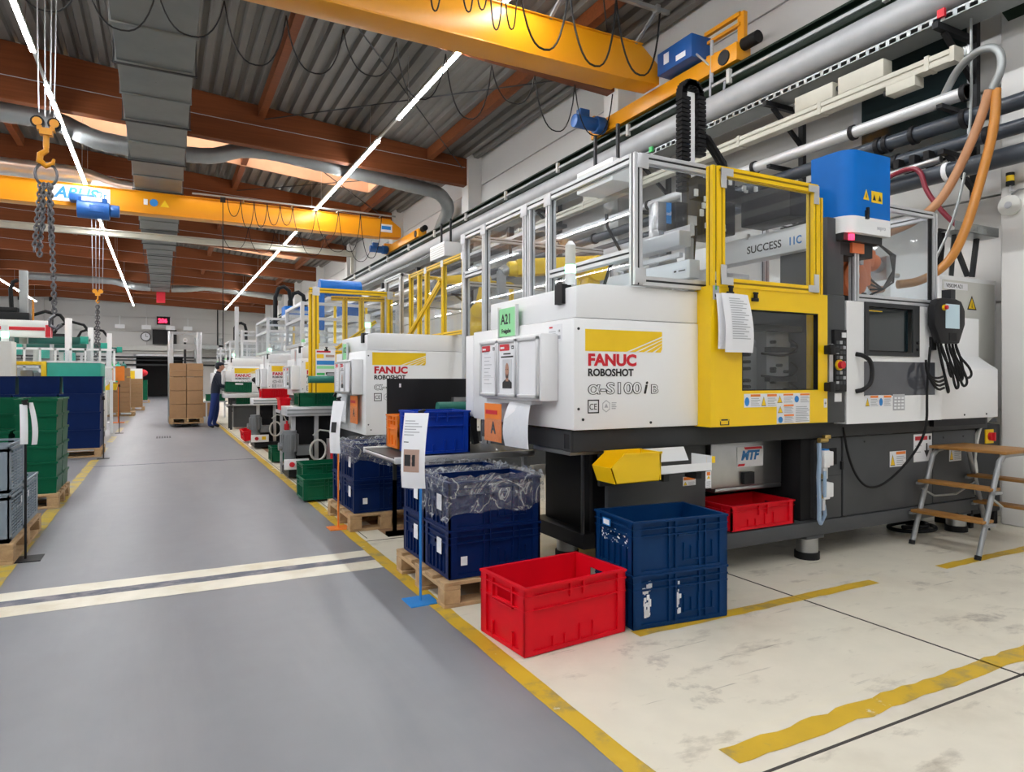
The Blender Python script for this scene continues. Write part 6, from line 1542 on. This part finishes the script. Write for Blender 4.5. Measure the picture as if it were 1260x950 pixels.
def person(loc, rz):
    def chain(nodes, edges, rad):
        me = bpy.data.meshes.new('body'); me.from_pydata(nodes, edges, []); o = bpy.data.objects.new('tmp', me); COL.objects.link(o)
        md = o.modifiers.new('s', 'SKIN'); md.use_smooth_shade = True
        sv = me.skin_vertices[0].data
        for i, r in enumerate(rad): sv[i].radius = (r, r) if not isinstance(r, tuple) else r
        sv[0].use_root = True
        o.modifiers.new('u', 'SUBSURF').levels = 2
        dg = bpy.context.evaluated_depsgraph_get(); m2 = bpy.data.meshes.new_from_object(o.evaluated_get(dg)); bpy.data.objects.remove(o); return m2
    p = thing('person', 'person in dark cap and navy workwear leaning to the green box', 'person', loc, rz)
    # facing +x
    N = [(0, 0, .90), (.02, 0, 1.10), (.05, 0, 1.30), (.07, 0, 1.41), (.10, 0, 1.49),
         (0, .10, .86), (.03, .11, .48), (-.03, .12, .10), (.10, .13, .045), (0, -.10, .86), (-.06, -.11, .48), (-.14, -.12, .10), (-.01, -.13, .045),
         (.06, .17, 1.36), (.10, .23, 1.10), (.34, .20, 1.06), (.06, -.17, 1.36), (.12, -.22, 1.10), (.36, -.16, 1.06)]
    E_ = [(0, 1), (1, 2), (2, 3), (3, 4), (0, 5), (5, 6), (6, 7), (7, 8), (0, 9), (9, 10), (10, 11), (11, 12), (2, 13), (13, 14), (14, 15), (2, 16), (16, 17), (17, 18)]
    rad = [(.17, .15), (.16, .13), (.175, .14), .085, .055, .105, .075, .055, .04, .105, .075, .055, .04, .075, .055, .042, .075, .055, .042]
    me = chain(N, E_, rad); me.materials.append(M['navy']); me.materials.append(M['workblue']); me.materials.append(M['black'])
    for pl_ in me.polygons:
        z = pl_.center.z; pl_.material_index = 2 if z < .085 else (1 if z < .92 else 0)
    link('body', me, p)
    h = MB(); h.ell((.12, 0, 1.585), (.098, .075, .115), 16, 12); h.ell((.215, 0, 1.575), (.022, .013, .02), 8, 6); h.ell((.12, .078, 1.58), (.022, .012, .03), 8, 6); h.ell((.12, -.078, 1.58), (.022, .012, .03), 8, 6); h.cyl((.09, 0, 1.44), (.10, 0, 1.52), .052, 12)
    hd_ = h.build('head', M['skin'], p)
    b = MB()
    for s in (-1, 1): b.ell((.204, s*.03, 1.60), (.009, .012, .007), 8, 6)
    b.build('eyes', M['ink'], hd_); MB().box(.203, -.022, 1.528, .212, .022, 1.535).build('mouth', M['lip'], hd_)
    MB().ell((.095, 0, 1.60), (.10, .085, .10), 14, 8).build('hair', M['black'], hd_)
    c = MB(); c.ell((.112, 0, 1.655), (.108, .088, .06), 16, 8); c.prism([(.17, -.07), (.27, -.055), (.295, 0), (.27, .055), (.17, .07)], 'z', 1.645, 1.656); c.build('cap', M['navy'], p)
    for s in (-1, 1):
        y = .20 if s > 0 else -.16
        b = MB(); b.ell((.40, y, 1.055), (.05, .022, .04), 10, 8)
        for k, (dz, L) in enumerate(((.028, .075), (.010, .085), (-.008, .080), (-.026, .060))): b.tube([(.43, y, 1.055+dz), (.43+L*.6, y-.01*s, 1.055+dz-.003), (.43+L, y-.03*s, 1.05+dz-.01)], [.009, .0085, .007], 6)
        b.tube([(.39, y-.01*s, 1.085), (.42, y-.025*s, 1.11), (.45, y-.035*s, 1.115)], [.010, .009, .008], 6)
        b.build('hand', M['skin'], p)
    return p
person((1.20, 18.82, 0), R(-6))
# ================================================================ LEFT SIDE MACHINES
lm1 = thing('moulding_machine', 'teal and cream moulding machine with yellow window behind the left blue boxes', 'machine', (-1.10, 16.0, 0))
MB().box(-5.2, .0, .15, .0, 1.3, 1.0).build('base', M['offwhite'], lm1, bevel=.01)
tc_ = MB().box(-.93, -.02, 1.0, -.02, 1.2, 1.60).build('teal_cover', M['teal'], lm1, bevel=.012); MB().box(-.93, -.03, 1.60, -.02, 1.2, 1.635).build('pale_edge', M['white'], tc_)
b = MB()
for q in ((-1.50, 1.0, -1.42, 1.62), (-1.02, 1.0, -.93, 1.62), (-1.42, 1.55, -1.02, 1.62), (-1.42, 1.0, -1.02, 1.06)): b.box(q[0], -.04, q[1], q[2], .06, q[3])
yd_ = b.build('yellow_door', M['yellow'], lm1, bevel=.01); MB().box(-1.43, -.01, 1.05, -1.01, .0, 1.56).build('pane', M['smoke'], yd_); MB().box(-1.0, .1, 1.05, -.95, .5, 1.5).box(-1.4, .3, 1.05, -1.2, .9, 1.45).box(-1.17, .3, 1.1, -1.05, .9, 1.4).build('mould', M['steel'], lm1)
MB().box(-1.56, -.03, 1.0, -1.51, 1.1, 1.3).build('side_plate', M['black'], lm1)
MB().box(-3.4, .0, 1.0, -1.58, 1.3, 1.28).build('injection_cover', M['offwhite'], lm1, bevel=.01)
MB().box(-5.2, .05, .02, -.02, 1.2, .15).build('plinth', M['darkgrey'], lm1)
wc = thing('control_cabinet', 'cream control cabinet with green signal light at the left edge', 'cabinet', (-3.05, 15.4, 0))
MB().box(-.6, 0, .05, .55, .5, 1.98).build('body', M['offwhite'], wc, bevel=.01); MB().box(-.5, -.012, .2, .45, 0, 1.42).build('door', M['offwhite'], wc, bevel=.005)
b = MB(); b.cyl((.42, .2, 1.98), (.42, .2, 2.05), .06, 12, 0); b.cyl((.42, .2, 2.05), (.42, .2, 2.17), .06, 12, 1); b.cyl((.42, .2, 2.17), (.42, .2, 2.28), .06, 12, 0); b.build('signal_light', [M['white'], M['green_lamp']], wc)
ar = thing('handling_robot', 'silver and red robot beam over the left machines with tall vertical post', 'robot', (-2.1, 16.5, 0))
b = MB(); b.box(-3.6, 0, 2.33, .02, .18, 2.46, 0); b.box(-3.6, 0, 2.12, .02, .18, 2.25, 0); b.box(-3.6, -.01, 2.25, .08, .19, 2.33, 1); b.box(-.02, -.02, 2.12, .08, .2, 2.38, 1)
b.build('beam', [M['white'], M['red']], ar, bevel=.006)
MB().box(-.50, .3, 2.0, -.36, .42, 3.50).build('vertical_axis', M['galv'], ar, bevel=.005)
b = MB(); b.tube([(-.62, .3, 2.6), (-.64, .3, 3.1), (-.6, .3, 3.25), (-.52, .32, 3.3)], .04, 8); b.build('cable_loop', M['rubber'], ar)
MB().box(-1.0, .1, 2.46, -.3, .5, 2.62).box(-.9, .12, 2.62, -.5, .4, 2.72).build('carriage', M['black'], ar, bevel=.01)
MB().cyl((-.25, .2, 2.3), (-.25, .2, 2.9), .02, 8).build('amber_hose', M['hose2'], ar); MB().box(-2.2, .05, 0, -2.05, .2, 2.12).build('post', M['galv'], ar); MB().box(-.75, .3, 1.0, -.6, .45, 2.12).build('post', M['galv'], ar)
fn = thing('guard_enclosure', 'low aluminium guard fence behind the teal machine', 'guard', (-4.2, 18.4, 0))
for k in range(12): MB().box(k*.29-.02, -.02, 1.2, k*.29+.02, .02, 1.98).build('post', M['white'], fn)
for z in (1.96, 1.55): MB().box(0, -.02, z-.025, 3.2, .02, z+.025).build('rail', M['white'], fn)
for k in range(11): MB().box(k*.29+.02, -.003, 1.25, k*.29+.27, .003, 1.93).build('pane', M['glass'], fn)
for x_ in (0, 1.5, 3.1): MB().box(x_, -.05, 0, x_+.06, .05, 1.2).build('leg', M['white'], fn)
def left_robot(x, y, s, label):
    t = thing('handling_robot', label, 'robot', (x, y, 0))
    MB().box(-1.5*s, -.1, 2.12, .25*s, .12, 2.30).build('beam', M['tealdark'], t, bevel=.01); MB().box(.25*s, -.08, 2.14, .42*s, .1, 2.32).build('end_block', M['teal'], t, bevel=.008)
    MB().box(-.05, -.18, 1.5, .09, -.1, 2.75).build('vertical_axis', M['white'], t, bevel=.005)
    b = MB(); b.tube([(.02, -.1, 2.3), (.0, -.1, 2.6), (-.15, -.1, 2.82), (-.45, -.1, 2.9), (-.75, -.1, 2.78), (-.88, -.1, 2.5), (-.9, -.1, 2.3)], .04, 8); b.build('cable_loop', M['rubber'], t)
    MB().box(-1.0, -.2, 2.28, -.6, .1, 2.55).build('motor', M['black'], t, bevel=.02); MB().box(-1.35, -.05, 0, -1.2, .1, 2.12).build('post', M['offwhite'], t); MB().box(-1.2, -.2, 1.85, -.9, 0, 2.1).build('teal_drive', M['teal'], t)
    return t
M['tealdark'] = mat('dark_teal', (.01, .10, .08), .4)
left_robot(-2.05, 19.6, 1, 'dark teal robot beam with black cable arc, nearest on the left')
left_robot(-1.85, 22.8, 1, 'dark teal robot beam with black cable arc, second on the left')
left_robot(-1.55, 25.4, .9, 'dark teal robot beam with black cable arc, third on the left')
for i, (x, y) in enumerate(((-1.45, 20.4), (-1.5, 24.3), (-1.55, 28.6), (-1.6, 33.0))):
    t = thing('moulding_machine', 'pale machine in the left row, %s beyond the teal one' % ['first', 'second', 'third', 'fourth'][i], 'machine', (x, y, 0))
    MB().box(-4.5, 0, .15, .0, 1.3, 1.0).build('base', M['offwhite'], t, bevel=.01); MB().box(-1.2, .05, 1.0, -.05, 1.25, 1.6).build('cover', M['teal'] if i == 0 else M['white'], t, bevel=.01); MB().box(-4.4, .05, .0, -.1, 1.2, .15).build('plinth', M['darkgrey'], t)
    MB().box(-.9, -.06, 1.05, -.5, .05, 1.5).build('window', M['dglass'], t)
    MB().box(-.3, .2, 1.6, -.22, .28, 2.3).box(-1.1, .2, 1.6, -1.02, .28, 2.3).box(-1.1, .2, 2.25, -.22, .28, 2.33).build('guard_frame', M['alu'], t)
# objects hanging / standing between the left row and the cartons
tag(MB().box(0, 0, 0, .30, .03, .42).box(.13, .03, -1.2, .17, .06, .2).box(0, -.1, -1.22, .3, .2, -1.2).build('orange_board', M['oprint'], None, (-1.28, 22.5, 1.22)), 'orange board on a stand left of the carton stacks', 'sign')
tag(MB().box(0, 0, 0, .22, .03, .42).box(.09, .03, -1.2, .12, .06, .2).box(0, -.1, -1.22, .25, .2, -1.2).build('white_board', M['paper'], None, (-1.54, 22.55, 1.22)), 'white board on a stand left of the orange board', 'sign')
tag(MB().prism([(0, 0), (.26, 0), (.30, .18), (.10, .18), (0, .1)], 'y', 0, .22).box(.1, .1, -.95, .14, .14, 0).build('parts_bin', M['yellow'], None, (-1.42, 21.9, .96)), 'small yellow bin on a post beside the left cartons', 'bin')
tag(MB().box(0, 0, 0, .9, .7, 1.75).box(.15, -.02, 1.0, .6, 0, 1.6).build('machine_cabinet', [M['white']], None, (-1.75, 36.0, 0)), 'white cabinet far left near the dark doorway', 'cabinet')
tag(MB().box(0, 0, 0, .45, .02, .7).build('yellow_panel', M['yprint'], None, (-1.60, 35.96, .95)), 'yellow panel on the white cabinet far left', 'panel')
for i, (x, y, m) in enumerate(((-1.75, 30.2, 'green2'), (-1.55, 30.6, 'teal'), (-1.35, 30.2, 'tealdark'))):
    tag(MB().cyl((x, y, 0), (x, y, 1.75), .11, 14).ell((x, y, 1.75), (.11, .11, .12), 12, 6).cyl((x, y, 1.85), (x, y, 1.95), .03, 8).build('gas_cylinder', M[m]), '%s gas cylinder standing behind the carton stacks' % ('green', 'teal', 'dark teal')[i], 'cylinder')
tag(MB().ell((-1.0, 42.2, 1.6), (.28, .15, .2), 12, 8).cyl((-1.0, 42.2, 0), (-1.0, 42.2, 1.5), .04, 8).build('red_hood', M['red']), 'red rounded hood on a post near the doorway', 'post')
# ================================================================ BACK WALL ITEMS
cl_ = thing('wall_clock', 'round white wall clock left of the black screen on the back wall', 'clock', (-1.05, 53.9, 4.25))
b = MB(); b.cyl((0, 0, 0), (0, -.06, 0), .32, 24, 1); b.cyl((0, -.06, 0), (0, -.07, 0), .27, 24, 0); b.box(-.015, -.08, 0, .015, -.07, .2, 1); b.box(0, -.08, -.015, .14, -.07, .015, 1); b.build('dial', [M['paper'], M['black']], cl_)
tag(MB().box(-.63, 53.55, 3.72, .9, 53.64, 4.75).box(0, 53.6, 4.7, .1, 53.9, 4.75).box(0, 53.6, 3.9, .1, 53.9, 3.95).build('wall_screen', M['black']), 'large black screen hung above the doorway on the back wall', 'screen')
ld = thing('number_display', 'red number display high on the back wall', 'display', (-.25, 53.88, 5.22))
MB().box(-.12, -.1, -.1, .74, 0, .48).build('casing', M['black'], ld); text('digits', '206', .40, M['red_lamp'], ld, (-.02, -.105, .05), off=.02, sx=.95)
for i, x in enumerate((-2.6, -1.0, .5, 1.6)):
    tag(MB().box(x-.28, 53.0, 4.72, x+.28, 53.35, 5.0).box(x-.02, 53.1, 5.0, x+.02, 53.2, 5.6).box(x-.02, 53.1, 5.55, x+.02, 53.9, 5.6).build('floodlight', M['white']), 'white lamp housing above the doorway, %s from the left' % ['first', 'second', 'third', 'fourth'][i], 'light')
for i, x in enumerate((-8.2, -6.5, 3.6)):
    b = MB(); b.cyl((x, 53.9, 2.6), (x, 53.9, 6.6), .04, 8); b.box(x-.2, 53.8, 6.45, x+.2, 53.95, 6.75); tag(b.build('wall_conduit', M['darkgrey']), 'dark conduit with box on the back wall, %s' % ('far left', 'left of the chain', 'right of the doorway')[i], 'conduit')
sd = thing('wall_frame', 'grey steel frame structure right of the doorway', 'frame', (2.0, 52.8, 0))
for x in (0, 1.6): MB().box(x, 0, 0, x+.25, .3, 4.2).build('post', M['galv'], sd)
MB().box(0, 0, 3.4, 1.85, .25, 3.7).box(0, 0, 2.5, 1.85, .25, 2.7).build('cross_beam', M['galv'], sd)
